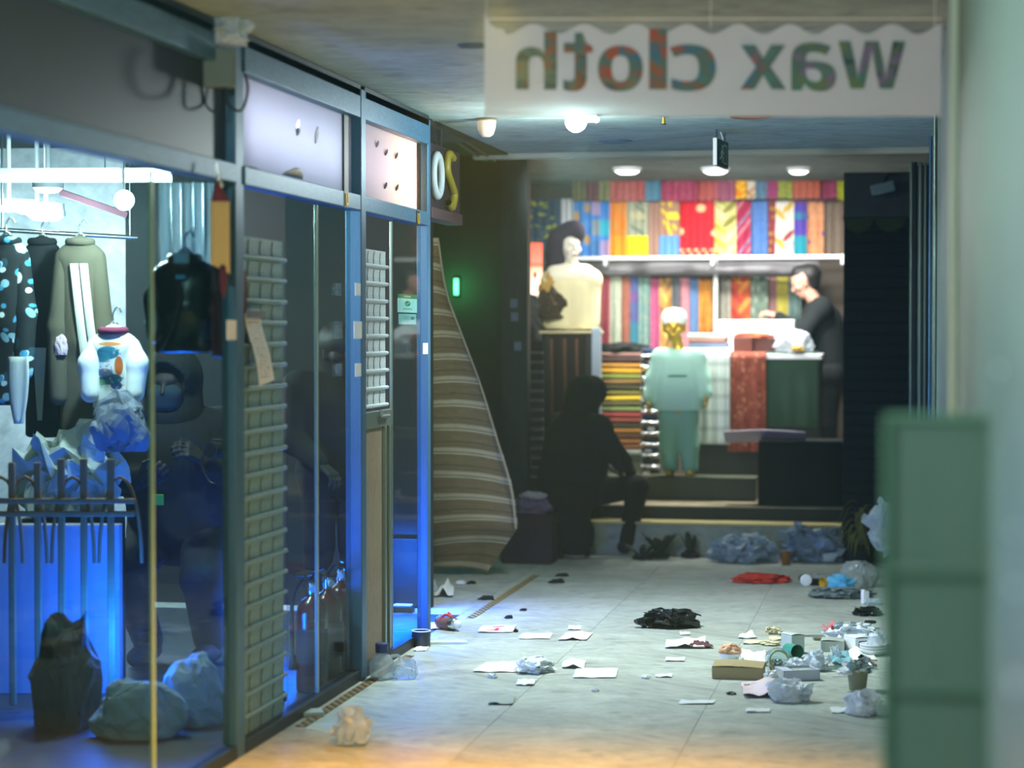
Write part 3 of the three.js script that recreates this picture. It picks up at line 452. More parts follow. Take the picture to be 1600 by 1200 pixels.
extinguisher('second dark red extinguisher partly hidden by the nearest one', onX(507, 1085, XL - 0.10).setY(0).add(V(0.0, 0, -0.05)), 0.92, 0.9, red);
extinguisher('third extinguisher with visible lever, closest to the middle post', onX(524, 1070, XL - 0.10).setY(0).add(V(0.0, 0, -0.1)), 0.94, 0.2, red);
extinguisher('bright red extinguisher alone beside the beige half door', onY(580, 1003, 0), 0.88, 0.5, phys('#d01c22', 0.25, { clearcoat: 0.6 }));
{ const p = onY(405, 1108, 0); single('dark_sack', crumple(0.09, 0.06, 0.08, 0.4, 2, 41, 10), phys('#3b4a4a', 0.4, { clearcoat: 0.3 }), 'grey crumpled plastic bag at foot of the tall shutter', 'bag', p, YAW); }
// ------------------------------------------------------------------ the cloth shop at the end
// one printed atlas for all cloths: 8 x 8 cells, each a wax print of its own
const AT = 8, CW = 128, CH = 224;
const PRINTS = [];                                            // [ground, style, colours...] of each cell, filled by cell()
function cell(...p) { PRINTS.push(p); return PRINTS.length - 1; }
function drawCell(c, [bg, style, ...k]) {
  const w = CW, h = CH, pick = () => k[rnd() * k.length | 0];
  c.fillStyle = bg; c.fillRect(0, 0, w, h);
  const E = (x, y, a, b, r = 0, f = pick()) => { c.fillStyle = f; c.beginPath(); c.ellipse(x, y, a, b, r, 0, 7); c.fill(); };
  if (style === 'floral') for (let i = 0; i < 34; i++) E(rr(0, w), rr(0, h), rr(6, 15), rr(4, 9), rr(0, 3));
  if (style === 'dots') for (let y = 12; y < h; y += 30) for (let x = 12 + (y / 30 % 2 | 0) * 16; x < w; x += 36) E(x, y, 9, 9);
  if (style === 'discs') for (let i = 0; i < 8; i++) E((i % 2) * 70 + 26, i * 29 + 10, 22, 18);
  if (style === 'fine') for (let i = 0; i < 240; i++) E(rr(0, w), rr(0, h), rr(1.5, 5), rr(1.5, 4), rr(0, 3));
  if (style === 'diagonal') for (let i = -6; i < 12; i++) { c.strokeStyle = k[((i % k.length) + k.length) % k.length]; c.lineWidth = 11; c.beginPath(); c.moveTo(-10, i * 34 + 60); c.lineTo(w + 10, i * 34 - 30); c.stroke(); }
  if (style === 'halves') { c.fillStyle = k[0]; c.fillRect(0, h * 0.62, w, h); if (k[1]) for (let i = 0; i < 10; i++) E(rr(10, w - 10), rr(10, h * 0.58), 16, 8, 0.6, k[1]); if (k[2]) for (let i = 0; i < 5; i++) E(rr(10, w - 10), h * 0.3, 20, 12, 0.6, k[2]); }
  if (style === 'blocks') for (let i = 0; i < 6; i++) { c.fillStyle = k[i % k.length]; c.fillRect((i % 2) * w * 0.5, (i / 2 | 0) * h / 3 + 8, w * 0.48, h / 3 - 18); }
  if (style === 'medals') { E(w * 0.62, h * 0.18, 17, 15, 0, k[0]); E(w * 0.06, h * 0.55, 16, 13, 0, k[0]); E(w * 0.98, h * 0.58, 14, 12, 0, k[0]); for (let y = 0; y < 3; y++) for (let x = 0; x < 5; x++) E(12 + x * 26 + (y % 2) * 8, h * 0.85 + y * 13, 8, 5, 0, k[0]); }
  if (style === 'chevron') for (let y = -20; y < h; y += 26) { c.strokeStyle = k[(y / 26 | 0) % k.length] || k[0]; c.lineWidth = 9; c.beginPath(); c.moveTo(0, y); c.lineTo(w / 2, y + 26); c.lineTo(w, y); c.stroke(); }
  if (style === 'flame') for (let i = 0; i < 9; i++) { E(w * (0.3 + 0.4 * (i % 2)), i * 26 + 10, 40, 11, (i % 2 ? -0.5 : 0.5)); }
  if (style === 'stripes') for (let x = 0, i = 0; x < w; x += 14, i++) { c.fillStyle = k[i % k.length]; c.fillRect(x, 0, 8, h); }
  for (let i = 0; i < 90; i++) { c.fillStyle = i % 2 ? 'rgba(255,255,255,.05)' : 'rgba(0,0,0,.06)'; c.fillRect(rr(0, w), rr(0, h), rr(1, 8), rr(1, 8)); }
}
let atlas = null;                                             // the texture is drawn once every print is known
const printed = phys('#ffffff', 0.85, { side: THREE.DoubleSide, sheen: 0.2, bumpMap: weave, bumpScale: 0.001 });
function inCell(g, n) { const uv = g.attributes.uv, cx = n % AT, cy = n / AT | 0; for (let i = 0; i < uv.count; i++) uv.setXY(i, (cx + 0.03 + 0.94 * Math.min(1, Math.max(0, uv.getX(i)))) / AT, 1 - (cy + 0.97 - 0.94 * Math.min(1, Math.max(0, uv.getY(i)))) / AT); return g; }
// a length of cloth hung from above, with folds; w, h in metres, folds across, th thick
const hung = (w, h, folds, amp, s, th = 0.006) => sheet((u, v) => V((u - 0.5) * w, h * v, amp * (Math.sin(u * folds * 6.283 + s) + 0.35 * Math.sin(u * folds * 13 + s * 2)) * (1.05 - 0.5 * v) + amp * 0.5 * noise3(u * 3, v * 2, s)), Math.max(8, folds * 10), 8, th);
function rowOf(row, yT, yB, d, name, cat, group, list, yJit = 0) {
  list.forEach(([x0, x1, label, ...print], i) => {
    const o = typeof print[0] === 'number' ? print.shift() : 0, yb = yB + o + (yJit ? rr(-yJit, yJit) : 0), p = at((x0 + x1) / 2, yb, d + rr(-0.03, 0.03)), q = at((x0 + x1) / 2, yT, d), k = 1 / metre(p);
    const g = inCell(hung((x1 - x0 + 1.5) * k, (yb - yT) * k, Math.max(1, Math.round((x1 - x0) / 12)), 0.013, row * 9 + i), cell(...print)); void q;
    single(name, g, printed, label, cat, p, YAW * 0.0 + 0.0, group);
  });
}
const cx = (x) => 780 + x / 2.857;                            // columns measured on an enlargement of the shop
const list = (rows) => rows.map(([a, b, ...r]) => [cx(a), cx(b), ...r]);
const DW = 17.5;
rowOf(1, 271, 314, DW - 0.12, 'folded_cloth_end', 'cloth', 'short folded cloths along the very top row', list([
  [330, 384, 'dull olive brown cloth at the left end of top row', '#6d6a4a', 'fine', '#8b8650', '#4e4f3c'], [384, 440, 'dark maroon cloth in the top row between two olive ones', '#6e3a44', 'fine', '#7d4a52'], [440, 492, 'dull olive green cloth left of the long salmon one in top row', '#7a7d55', 'fine', '#8d9060', '#a39a62'],
  [492, 650, 'long salmon red cloth in the top row', '#b8605c', 'fine', '#a64f58', '#c97368'], [650, 720, 'teal blue cloth between salmon and crimson in top row', '#5f8fa8', 'fine', '#547f9c'], [720, 880, 'wide rosy crimson cloth in the middle of top row', '#b04a68', 'fine', '#9f4464', '#c05f74'],
  [880, 972, 'salmon orange cloth right of the rosy one in top row', '#c4625a', 'fine', '#b4545a'], [972, 1050, 'mauve pink cloth left of the bright orange one in top row', '#a8566e', 'fine', '#9a6078'], [1050, 1102, 'brightest orange yellow cloth of the top row', -3, '#f2a21c', 'flame', '#ff8a10', '#ffd23c'],
  [1102, 1140, 'cream and orange patterned cloth beside the brightest orange one', -3, '#e8d6b8', 'flame', '#d08a50', '#f0e4d0'], [1140, 1196, 'steel blue cloth in the right half of top row', '#6d8fa6', 'fine', '#607f98'], [1196, 1242, 'magenta cloth between steel blue and lime in top row', '#a24472', 'fine', '#b5507c'],
  [1242, 1306, 'yellow green cloth between magenta and coral in top row', '#a3a84a', 'dots', '#b7bb52', '#8d9440'], [1306, 1430, 'long coral cloth near the right end of top row', '#c86a50', 'fine', '#b75a48'], [1430, 1505, 'raspberry cloth second from the right end of top row', '#a8486a', 'fine', '#96405c'], [1505, 1560, 'lime yellow cloth at the right end of top row', '#c4cb3c', 'dots', '#d6da50', '#a8b030']]));
rowOf(2, 311, 402, DW, 'hanging_cloth', 'cloth', 'wax print cloths of the upper hanging row', list([
  [88, 272, 'navy cloth with yellow green flowers at far left of shop', -12, '#2b4560', 'floral', '#8fa040', '#a8b04a', '#3a5878', '#5f7048'], [272, 330, 'white and grey cloth beside the navy flowered one', '#b9c0c8', 'stripes', '#e4e6ea', '#8f96a0', '#ced4da'], [330, 412, 'blue cloth with tan discs in upper row', '#3f86d0', 'discs', '#b59468', '#3a78c4', '#4b92dc'],
  [412, 492, 'blue and lilac cloth with cyan square in upper row', '#4c8ad2', 'blocks', '#b49cc8', '#3c86d8', '#8fa0a8', '#2fb4cc', '#4a80b8', '#a890b8'], [492, 570, 'plain strong orange cloth in upper row', '#e8881c', 'halves', '#f79a10', '#d9923c'], [570, 662, 'grey leaf cloth with bright yellow lower part', '#a8ab90', 'halves', '#eae010', '#7d8678', '#c4bf98'],
  [662, 716, 'plain tan mauve cloth right of yellow ended one', '#b08a78', 'fine', '#a88074'], [716, 802, 'yellow over light blue flowered cloth left of the red one', '#b58a70', 'halves', '#6a9fd8', '#f0d83c', '#f4e04a'], [802, 958, 'large bright red cloth with cream medallions', '#dc1f30', 'medals', '#f0d8a0'],
  [958, 1056, 'pale yellow cloth with olive blotches right of the red one', '#e0dc90', 'flame', '#c4c050', '#efe8b4', '#9c9440'], [1056, 1120, 'crimson cloth with pale diagonal lines in upper row', '#bb2c50', 'diagonal', '#c8909c', '#a02348', '#8c8cb0'], [1120, 1196, 'plain mid blue cloth right of the crimson one', '#5b82c0', 'fine', '#4e74b4', '#7090c8'],
  [1196, 1232, 'narrow dark red cloth with yellow spots in upper row', '#8e3540', 'dots', '#c9a83c', '#a84048'], [1232, 1312, 'white cloth with yellow and red flashes in upper row', '#ece6d8', 'flame', '#f4f0e8', '#e0b840', '#e8e4e0', '#a83c3c'], [1312, 1370, 'teal cloth with purple upper part in upper row', '#6a4cb0', 'halves', '#2fa0b0', '#5a48b8', '#3c90b0'],
  [1370, 1446, 'peach cloth with purple stars in upper row', '#e4a070', 'dots', '#d8946a', '#7a58a8', '#f0b080'], [1446, 1556, 'plain brown grey cloth at right end of upper row', '#8a7868', 'fine', '#7c6c60', '#94826e']]));
rowOf(3, 431, 548, DW + 0.08, 'lower_cloth', 'cloth', 'wax print cloths of the lower hanging row', list([
  [428, 456, 'olive grey cloth at left end of lower row', '#8a8468', 'fine', '#75705a'], [456, 492, 'dark red cloth near the left end of lower row', '#8c3440', 'fine', '#7a2c38', '#a04850'], [492, 542, 'pale grey green cloth right of the dark red one in lower row', '#a9b09a', 'fine', '#8f9a86', '#c2c6ae'], [542, 582, 'brick brown cloth left of the purple one in lower row', '#955844', 'fine', '#7a4a3c', '#b06a50'],
  [582, 618, 'purple and teal cloth in lower row', '#4a5a88', 'halves', '#2f7080', '#5a3c78', '#704a80'], [618, 672, 'grey teal patterned cloth left of the rose one in lower row', '#74928c', 'fine', '#a0a888', '#4f7f86'], [672, 716, 'rose magenta cloth in lower row', '#b05078', 'fine', '#9c4068', '#c86a8c'], [716, 772, 'gold tan patterned cloth right of the rose one in lower row', '#c09448', 'flame', '#a87838', '#d8b060', '#8f6a4c'],
  [772, 802, 'dark slate grey cloth left of the dusty rose one in lower row', '#555a60', 'fine', '#42484e'], [802, 846, 'dusty rose cloth in lower row', '#b87880', 'fine', '#a46870', '#c88c90'], [846, 886, 'slate blue cloth left of the orange gold one in lower row', '#5d7ca4', 'fine', '#4c6a94'], [886, 952, 'orange gold patterned cloth in middle of lower row', '#cf8830', 'dots', '#e0a040', '#a86428', '#d8943c'],
  [952, 986, 'dark brown grey cloth at middle of lower row', '#4a4440', 'fine', '#5c544c'], [986, 1032, 'light grey cloth left of the fiery orange one in lower row', '#9a9688', 'fine', '#b2ac98', '#7c7a70'], [1032, 1116, 'fiery red and orange cloth in lower row', '#c4502c', 'flame', '#e07830', '#a83428', '#d88c3c'], [1116, 1196, 'grey green cloth with light dots in lower row', '#6f8070', 'dots', '#a0aa98', '#5a6c60'],
  [1196, 1242, 'mauve brown cloth behind the man in lower row', '#8c6460', 'fine', '#7a5654'], [1242, 1292, 'yellow olive cloth beside the man\'s face in lower row', '#a89c3c', 'fine', '#8f8834', '#c0b450'], [1292, 1345, 'grey teal cloth behind the man\'s head at end of lower row', '#5f7470', 'fine', '#4e6460']]), 4);
{ // white rail, its brackets, the sheer strip and a post between the rows
  const a = at(880, 404, DW - 0.2), b = at(1320, 401, DW - 0.2), o = thing('display_rail', 'long white display rail between the two rows of cloths', 'rail', a);
  part('rail', rbox(a.distanceTo(b), 0.03, 0.03, a.distanceTo(b) / 2, 0, 0, 0.008), std('#eef2f0', 0.4), o); for (const k of [0.15, 0.53, 0.98]) part('bracket', rbox(0.025, 0.08, 0.14, a.distanceTo(b) * k, -0.02, -0.06, 0.005), M.white, o);
  const p = at(1118, 545, DW - 0.1), q = at(1118, 404, DW - 0.1); single('display_post', rbox(0.035, q.y - HSHOP, 0.03, 0, (q.y - HSHOP) / 2, 0, 0.006), std('#c6cabc', 0.5), 'pale vertical post crossing the lower row of cloths', 'post', p.setY(HSHOP)); const lr = at(1095, 432, DW + 0.05); single('hanging_rail', rbox(1.9, 0.012, 0.09, 0, 0, 0, 0.004), M.darkSteel, 'thin dark rail from which the lower row of cloths hangs', 'rail', lr); const ur = at(1060, 313, DW - 0.06); single('hanging_rail', rbox(2.6, 0.012, 0.012, 0, 0, 0, 0.004), M.darkSteel, 'thin dark rail from which the upper row of cloths hangs', 'rail', ur);
  const s = at(1080, 429, DW - 0.15), k = 1 / metre(s); single('sheer_valance', hung(395 * k, 20 * k, 5, 0.012, 3), phys('#a9a4a8', 0.4, { transmission: 0.75, thickness: 0 }), 'long sheer grey strip hanging just below the white rail', 'valance', s);
  single('cloth_bracket_board', rbox(0.45, 0.012, 0.2, 0, 0, 0), M.whiteWall, 'small pale shelf board above the lime yellow cloth', 'shelf', at(1310, 276, DW - 0.2));
}
{ // portrait-shaped light box: plain warm shapes, no likeness
  const t = canvasTex(128, 256, (c, w, h) => { const g = c.createLinearGradient(0, 0, 0, h); g.addColorStop(0, '#f0503c'); g.addColorStop(0.25, '#e8705a'); g.addColorStop(0.28, '#e04a34'); g.addColorStop(0.34, '#ffb48c'); g.addColorStop(0.6, '#fff0d8'); g.addColorStop(0.85, '#ffd0b0'); g.addColorStop(1, '#d89a80'); c.fillStyle = g; c.fillRect(0, 0, w, h); c.fillStyle = '#5a2018'; c.beginPath(); c.ellipse(86, 106, 10, 12, 0, 0, 7); c.fill(); c.fillStyle = '#b8503c'; c.beginPath(); c.ellipse(22, 120, 18, 7, 0, 0, 7); c.fill(); });
  const p = at(830, 500, 16.6), k = 1 / metre(p), o = thing('poster_lightbox', 'glowing coral and white poster light box beside the mannequin bust', 'light box', p);
  part('casing', rbox(38 * k, 122 * k, 0.08, 0, 60 * k, -0.045, 0.01), M.black, o); for (const y of [30 * k, 95 * k]) part('bracket', bar(V(0, y, -0.05), V(0, y, ZBACK - p.z), 0.012, 8), M.darkSteel, o);
  part('screen', sheet((u, v) => V((u - 0.5) * 35 * k, v * 120 * k, 0.0), 1, 1, 0.006), std('#ffffff', 0.5, { map: t, emissive: new THREE.Color('#ffffff'), emissiveMap: t, emissiveIntensity: 1.3 }), o);
  area('poster_lightbox', p.clone().add(V(0, 60 * k, 0.03)), p.clone().add(V(0, 60 * k, 2)), 35 * k, 120 * k, new THREE.Color(1, 0.6, 0.45), 1.2);
}
// ------------------------------------------------------------------ mannequins
function headBones(c, s = 1, tilt = 0) { // skull, jaw, nose, brow, ears; facing +z, c the head's centre, s 1 = adult
  const f = (x, y, z) => V(x * s, y * s * Math.cos(tilt) - z * s * Math.sin(tilt), y * s * Math.sin(tilt) + z * s * Math.cos(tilt)).add(c);
  return [[f(0, 0.035, -0.02), f(0, 0.03, 0.012), 0.084 * s, 0.078 * s], [f(0, -0.03, 0.015), f(0, -0.07, 0.035), 0.066 * s, 0.046 * s], [f(0, -0.09, 0.06), f(0, -0.095, 0.05), 0.018 * s, 0.03 * s], [f(0, 0.01, 0.085), f(0, -0.032, 0.106), 0.009 * s, 0.013 * s], [f(-0.03, 0.022, 0.078), f(0.03, 0.022, 0.078), 0.011 * s, 0.011 * s], [f(-0.016, -0.062, 0.086), f(0.016, -0.062, 0.086), 0.009 * s, 0.009 * s], [f(-0.078, 0.012, -0.005), f(-0.08, -0.03, 0), 0.016 * s, 0.012 * s], [f(0.078, 0.012, -0.005), f(0.08, -0.03, 0), 0.016 * s, 0.012 * s], [f(-0.042, -0.025, 0.058), f(-0.04, -0.03, 0.056), 0.028 * s, 0.026 * s], [f(0.042, -0.025, 0.058), f(0.04, -0.03, 0.056), 0.028 * s, 0.026 * s]];
}
function eyes(o, c, s, tilt, m) { const f = (x, y, z) => V(x * s, y * s * Math.cos(tilt) - z * s * Math.sin(tilt), y * s * Math.sin(tilt) + z * s * Math.cos(tilt)).add(c); for (const x of [-0.032, 0.032]) { const p = f(x, 0.0, 0.074); part('eye', new THREE.SphereGeometry(0.011 * s, 12, 8).translate(p.x, p.y, p.z), m, o); } }
// five fingers and a thumb: w wrist, f the fingers' way, n the palm's way, curl in radians
function hand(w, f, n, curl, s = 1, side = 1) {
  f = f.clone().normalize(); n = n.clone().sub(f.clone().multiplyScalar(n.dot(f))).normalize(); const x = f.clone().cross(n).multiplyScalar(side), L = (a, b, c) => w.clone().addScaledVector(x, a * s).addScaledVector(f, b * s).addScaledVector(n, c * s), B = [];
  for (const a of [-0.028, -0.01, 0.01, 0.028]) B.push([L(a * 0.6, 0.0, 0), L(a, 0.085, 0), 0.017 * s, 0.0125 * s]);
  [[-0.031, 0.058, 0.2], [-0.011, 0.075, 0.05], [0.01, 0.08, 0], [0.031, 0.071, 0.05]].forEach(([a, len, e]) => { let p = L(a, 0.088, 0), ang = curl * 0.6 + e; for (const q of [0.45, 0.32, 0.23]) { const r = p.clone().addScaledVector(f, Math.cos(ang) * len * q * s).addScaledVector(n, Math.sin(ang) * len * q * s); B.push([p, r, 0.0092 * s, 0.008 * s]); p = r; ang += curl * 0.8; } });
  let p = L(0.03, 0.03, 0.004), q = L(0.058, 0.062, 0.02), r = L(0.062, 0.092, 0.032); B.push([p, q, 0.014 * s, 0.0105 * s], [q, r, 0.0105 * s, 0.0085 * s]);
  return flesh(B, 0.0042 * s, 0.007 * s);
}
{ // child mannequin: gold body, white cap, mint tunic and trousers
  const d = 15.7, foot = at(1060, 743, d), k = 1 / metre(foot), Hc = (743 - 485) * k, o = thing('child_mannequin', 'gold child mannequin in mint tunic and trousers with white cap', 'mannequin', foot, 0.02);
  const y = (py) => (743 - py) * k, x = (px) => (px - 1059) * k, head = V(x(1052), y(511), 0.0), hs = Hc / 1.27 * 0.98;
  const neck = V(0, y(545), 0), sh = [V(x(1031), y(558), 0), V(x(1087), y(558), 0)], hips = [V(x(1046), y(650), 0), V(x(1072), y(650), 0)], kn = [V(x(1044), y(698), 0.01), V(x(1076), y(698), 0.01)], an = [V(x(1046), y(738), 0), V(x(1077), y(738), 0)];
  const el = [V(x(1019), y(592), 0.0), V(x(1097), y(592), 0.0)], wr = [V(x(1014), y(624), 0.04), V(x(1103), y(616), 0.04)];
  const bones = [[neck, head, 0.04, 0.04], [V(0, y(640), 0), V(0, y(565), 0), 0.085, 0.09], [sh[0], sh[1], 0.045, 0.045]];
  for (const i of [0, 1]) bones.push([sh[i], el[i], 0.04, 0.032], [el[i], wr[i], 0.03, 0.022], [hips[i], kn[i], 0.065, 0.045], [kn[i], an[i], 0.044, 0.03], [an[i], an[i].clone().add(V(0, -0.005, 0.11)), 0.03, 0.022]);
  const hands = [0, 1].map((i) => hand(wr[i], V(i ? 0.1 : -0.1, -1, 0.35), V(i ? -1 : 1, 0, 0.2), 0.5, 0.72, i ? -1 : 1));
  part('body', join(flesh(bones, 0.012, 0.03), flesh(headBones(head, hs), 0.007, 0.022), hands), M.gold, o);
  const mint = cloth('#b2e2cc'), A = [[sh[0], sh[1], 0.068, 0.068]];
  for (const s of [-1, 0, 1]) A.push([V(s * 0.065, y(566), 0), V(s * 0.09, y(638), 0.01), 0.088, 0.1]);
  for (const i of [0, 1]) A.push([sh[i], el[i], 0.062, 0.058], [el[i], wr[i].clone().lerp(el[i], 0.1), 0.056, 0.05]);
  part('tunic', flesh(A, 0.011, 0.03, (a, b) => (y(641) - b)), mint, o);
  part('tunic_pocket', rbox(0.14, 0.012, 0.012, 0, y(586), 0.108, 0.005), cloth('#7fb8a0'), o, 'darker chest seam');
  const T = [[hips[0], hips[1], 0.085, 0.085]]; for (const i of [0, 1]) T.push([hips[i], kn[i], 0.085, 0.072], [kn[i], an[i].clone().add(V(0, 0.03, 0)), 0.07, 0.06]);
  part('trousers', flesh(T, 0.011, 0.02, (a, b) => (0.035 - b)), cloth('#86bfa6'), o);
  part('cap', lathe([[0.094 * hs, -0.01 * hs], [0.102 * hs, 0.02 * hs], [0.1 * hs, 0.05 * hs], [0.088 * hs, 0.085 * hs], [0.06 * hs, 0.108 * hs], [0.001, 0.118 * hs]], 32).translate(head.x, head.y + 0.035 * hs, -0.004), cloth('#e8efe8'), o);
  single('display_platform', worldUV(rbox(1.16, foot.y - HSHOP, 0.3, 0, 0, 0, 0.006), 0.5), std('#3f4530', 0.7), 'low dark olive display base under the child mannequin', 'base', V(foot.x + 0.0, (HSHOP + foot.y) / 2, foot.z + 0.03));
}
{ // female bust with dark headscarf and gilt lace dress on a draped stand
  const d = 16.0, p = at(893, 516, d), k = 1 / metre(p), y = (py) => (516 - py) * k, x = (px) => (px - 893) * k, o = thing('mannequin_bust', 'female mannequin bust with dark headscarf and cream gold lace dress', 'mannequin', p, 0.0);
  const h = V(x(889), y(386), 0.02), hb = headBones(V(0, 0, 0), 1.0).map(([a, b, ra, rb]) => { const q = (v) => v.clone().applyAxisAngle(V(0, 1, 0), 0.75).add(h); return [q(a), q(b), ra, rb]; });
  part('body', join(flesh([[V(x(893), y(430), 0), h, 0.055, 0.05], [V(x(868), y(440), 0), V(x(918), y(440), 0), 0.07, 0.07], [V(0, y(450), 0), V(0, y(510), 0), 0.12, 0.11]], 0.014, 0.04, (a, b) => 0.0 - b), flesh(hb, 0.007, 0.02)), std('#d8d2c2', 0.4), o);
  const D = [[V(x(866), y(438), 0), V(x(922), y(438), 0), 0.09, 0.09]]; for (const s of [-1, 1]) D.push([V(s * 0.06, y(450), 0.02), V(s * 0.07, y(512), 0.01), 0.11, 0.12]); D.push([V(x(922), y(440), 0), V(x(925), y(505), 0.03), 0.085, 0.065], [V(x(862), y(440), 0), V(x(858), y(500), 0.03), 0.085, 0.06], [V(x(893), y(420), 0.0), V(x(893), y(440), 0), 0.07, 0.1]);
  part('dress', flesh(D, 0.013, 0.03, (a, b) => 0.012 - b), cloth('#e6dcae'), o);
  part('lace_yoke', flesh([[V(x(872), y(428), 0.02), V(x(914), y(432), 0.02), 0.088, 0.09]], 0.012, 0.03), cloth('#f4eed6'), o, 'brighter lace yoke');
  part('shoulder_bow', crumple(0.1, 0.14, 0.09, 0.35, 2, 14, 12).translate(x(868), y(498), 0.1), cloth('#3c2e20'), o, 'dark brown bag-like bow'); part('gold_drape', crumple(0.09, 0.13, 0.07, 0.3, 2, 15, 12).translate(x(862), y(472), 0.05), cloth('#b8954a'), o, 'gold satin drape');
  part('headscarf', flesh([[h.clone().add(V(-0.05, 0.05, -0.03)), h.clone().add(V(0.02, 0.1, -0.03)), 0.115, 0.1], [h.clone().add(V(-0.07, -0.02, -0.04)), h.clone().add(V(-0.09, -0.13, -0.02)), 0.105, 0.08], [h.clone().add(V(0.02, 0.1, -0.02)), h.clone().add(V(0.06, 0.13, 0.0)), 0.08, 0.06]], 0.012, 0.04), cloth('#2c2234'), o);
  const lips = V(0, -0.062, 0.094).applyAxisAngle(V(0, 1, 0), 0.75).add(h); part('lips', new THREE.SphereGeometry(0.018, 14, 10).scale(1.2, 0.5, 0.6).rotateY(0.75).translate(lips.x, lips.y, lips.z), std('#6a2830', 0.4), o);
  // its stand
  const s = V(p.x, HSHOP, p.z), hh = p.y - HSHOP - 0.004, st = thing('draped_stand', 'tall display stand draped in dark brown striped cloth under the bust', 'stand', s);
  part('core', rbox(0.36, hh - 0.02, 0.3, 0, hh / 2 - 0.01, 0), M.black, st); part('top_board', rbox(0.44, 0.02, 0.36, 0, hh - 0.011, 0, 0.006), std('#d2c79a', 0.5), st);
  part('drape', sheet((u, v) => { const a = u * 6.283 - 1.57, w = 0.215 + 0.018 * Math.sin(u * 60) * (1.2 - v); return V(Math.cos(a) * w, 0.1 + (hh - 0.13) * v, Math.sin(a) * w * 0.9); }, 120, 6, 0.006), cloth('#241c1a'), st); for (const a of [-0.12, -0.02, 0.07]) part('brown_stripe', tube([V(a, 0.15, 0.215), V(a + 0.01, hh * 0.5, 0.22), V(a, hh - 0.06, 0.212)], 0.012, 12, 6), cloth('#6a4a3a'), st);
  single('white_post', rbox(0.07, at(930, 512, 15.8).y - HSHOP, 0.05, 0, (at(930, 512, 15.8).y - HSHOP) / 2, 0, 0.008), std('#aebfce', 0.4), 'pale blue white post right of the draped stand', 'post', V(at(932, 600, 15.8).x, HSHOP, at(932, 600, 15.8).z));
}
{ // stacks of folded cloth
  const foldedG = (w, h, dp, s) => { const g = rbox(w, h, dp, 0, h / 2, 0, h * 0.45), p = g.attributes.position; for (let i = 0; i < p.count; i++) p.setY(i, p.getY(i) + 0.006 * noise3(p.getX(i) * 9, s, p.getZ(i) * 9)); return g; };
  const d = 16.5, p = at(974, 702, d), k = 1 / metre(p), colors = ['#7a4f28|brown', '#96602a|orange brown', '#5a3826|dark brown', '#a8742c|ochre', '#3e3622|black brown', '#8c4434|rust', '#a03c3c|red', '#7c8a4a|green', '#5e5a3a|dark olive', '#e0c030|bright yellow', '#77702c|olive', '#3c3a22|nearly black', '#8b6a3a|tan', '#7e8a3c|moss green', '#d8a024|mustard', '#b07c2c|gold', '#4a3030|maroon', '#7a5a52|dusty brown'];
  let y = p.y; const n = colors.length, hh = 152 * k / n; const ord = ['bottom', '2nd', '3rd', '4th', '5th', '6th', '7th', '8th', '9th', '10th', '11th', '12th', '13th', '14th', '15th', '16th', '17th', 'topmost'];
  single('cloth_shelf', rbox(0.42, 0.03, 0.3, 0, -0.015, 0, 0.005), M.greyBox, 'pale shelf carrying the tall stack of folded cloths', 'shelf', V(p.x, p.y, p.z)); single('shelf_plinth', rbox(0.4, p.y - 0.03 - HSHOP, 0.28, 0, 0, 0, 0.005), std('#55604e', 0.7), 'grey green plinth under the tall stack of cloths', 'plinth', V(p.x, (p.y - 0.03 + HSHOP) / 2, p.z));
  colors.forEach((c, i) => { const [h, nm] = c.split('|'); single('folded_cloth', foldedG((68 + rr(-3, 3)) * k, hh - 0.001, 0.26, i), cloth(h), `${nm} folded cloth, ${ord[i]} from below in tall stack`.replace('bottom from below', 'lowest').replace('topmost from below', 'topmost'), 'cloth', V(p.x + rr(-0.008, 0.008), y, p.z), 0, 'folded cloths of the tall stack'); y += hh; });
  single('black_drape', crumple(0.2, 0.05, 0.13, 0.25, 2, 51, 12), cloth('#0c0e0c'), 'black cloth lying over the top of tall cloth stack', 'cloth', V(p.x, y - 0.004, p.z));
  const q = at(1017, 742, 16.15), kq = 1 / metre(q); const o = thing('wire_rack', 'slim rack of dark goods with white tags left of child mannequin', 'rack', V(q.x, HSHOP, q.z)); const hr = at(1017, 545, 16.15).y - HSHOP;
  for (const sx of [-1, 1]) part('upright', bar(V(sx * 0.07, 0, 0), V(sx * 0.07, hr, 0), 0.007), M.chrome, o);
  for (let i = 0; i < 13; i++) { const s = part('shelf', rbox(0.14, 0.008, 0.14, 0, 0.05 + i * hr / 13.2, 0, 0.003), M.chrome, o); part('dark_roll', new THREE.CapsuleGeometry(0.026, 0.08, 6, 12).rotateZ(Math.PI / 2).translate(0, 0.05 + i * hr / 13.2 + 0.032, 0.02), i % 3 ? M.black : cloth('#26304a'), s); if (i % 2) part('tag', rbox(0.05, 0.02, 0.004, rr(-0.03, 0.03), 0.05 + i * hr / 13.2 + 0.03, 0.05, 0.001), M.paper, s); } void kq;
}
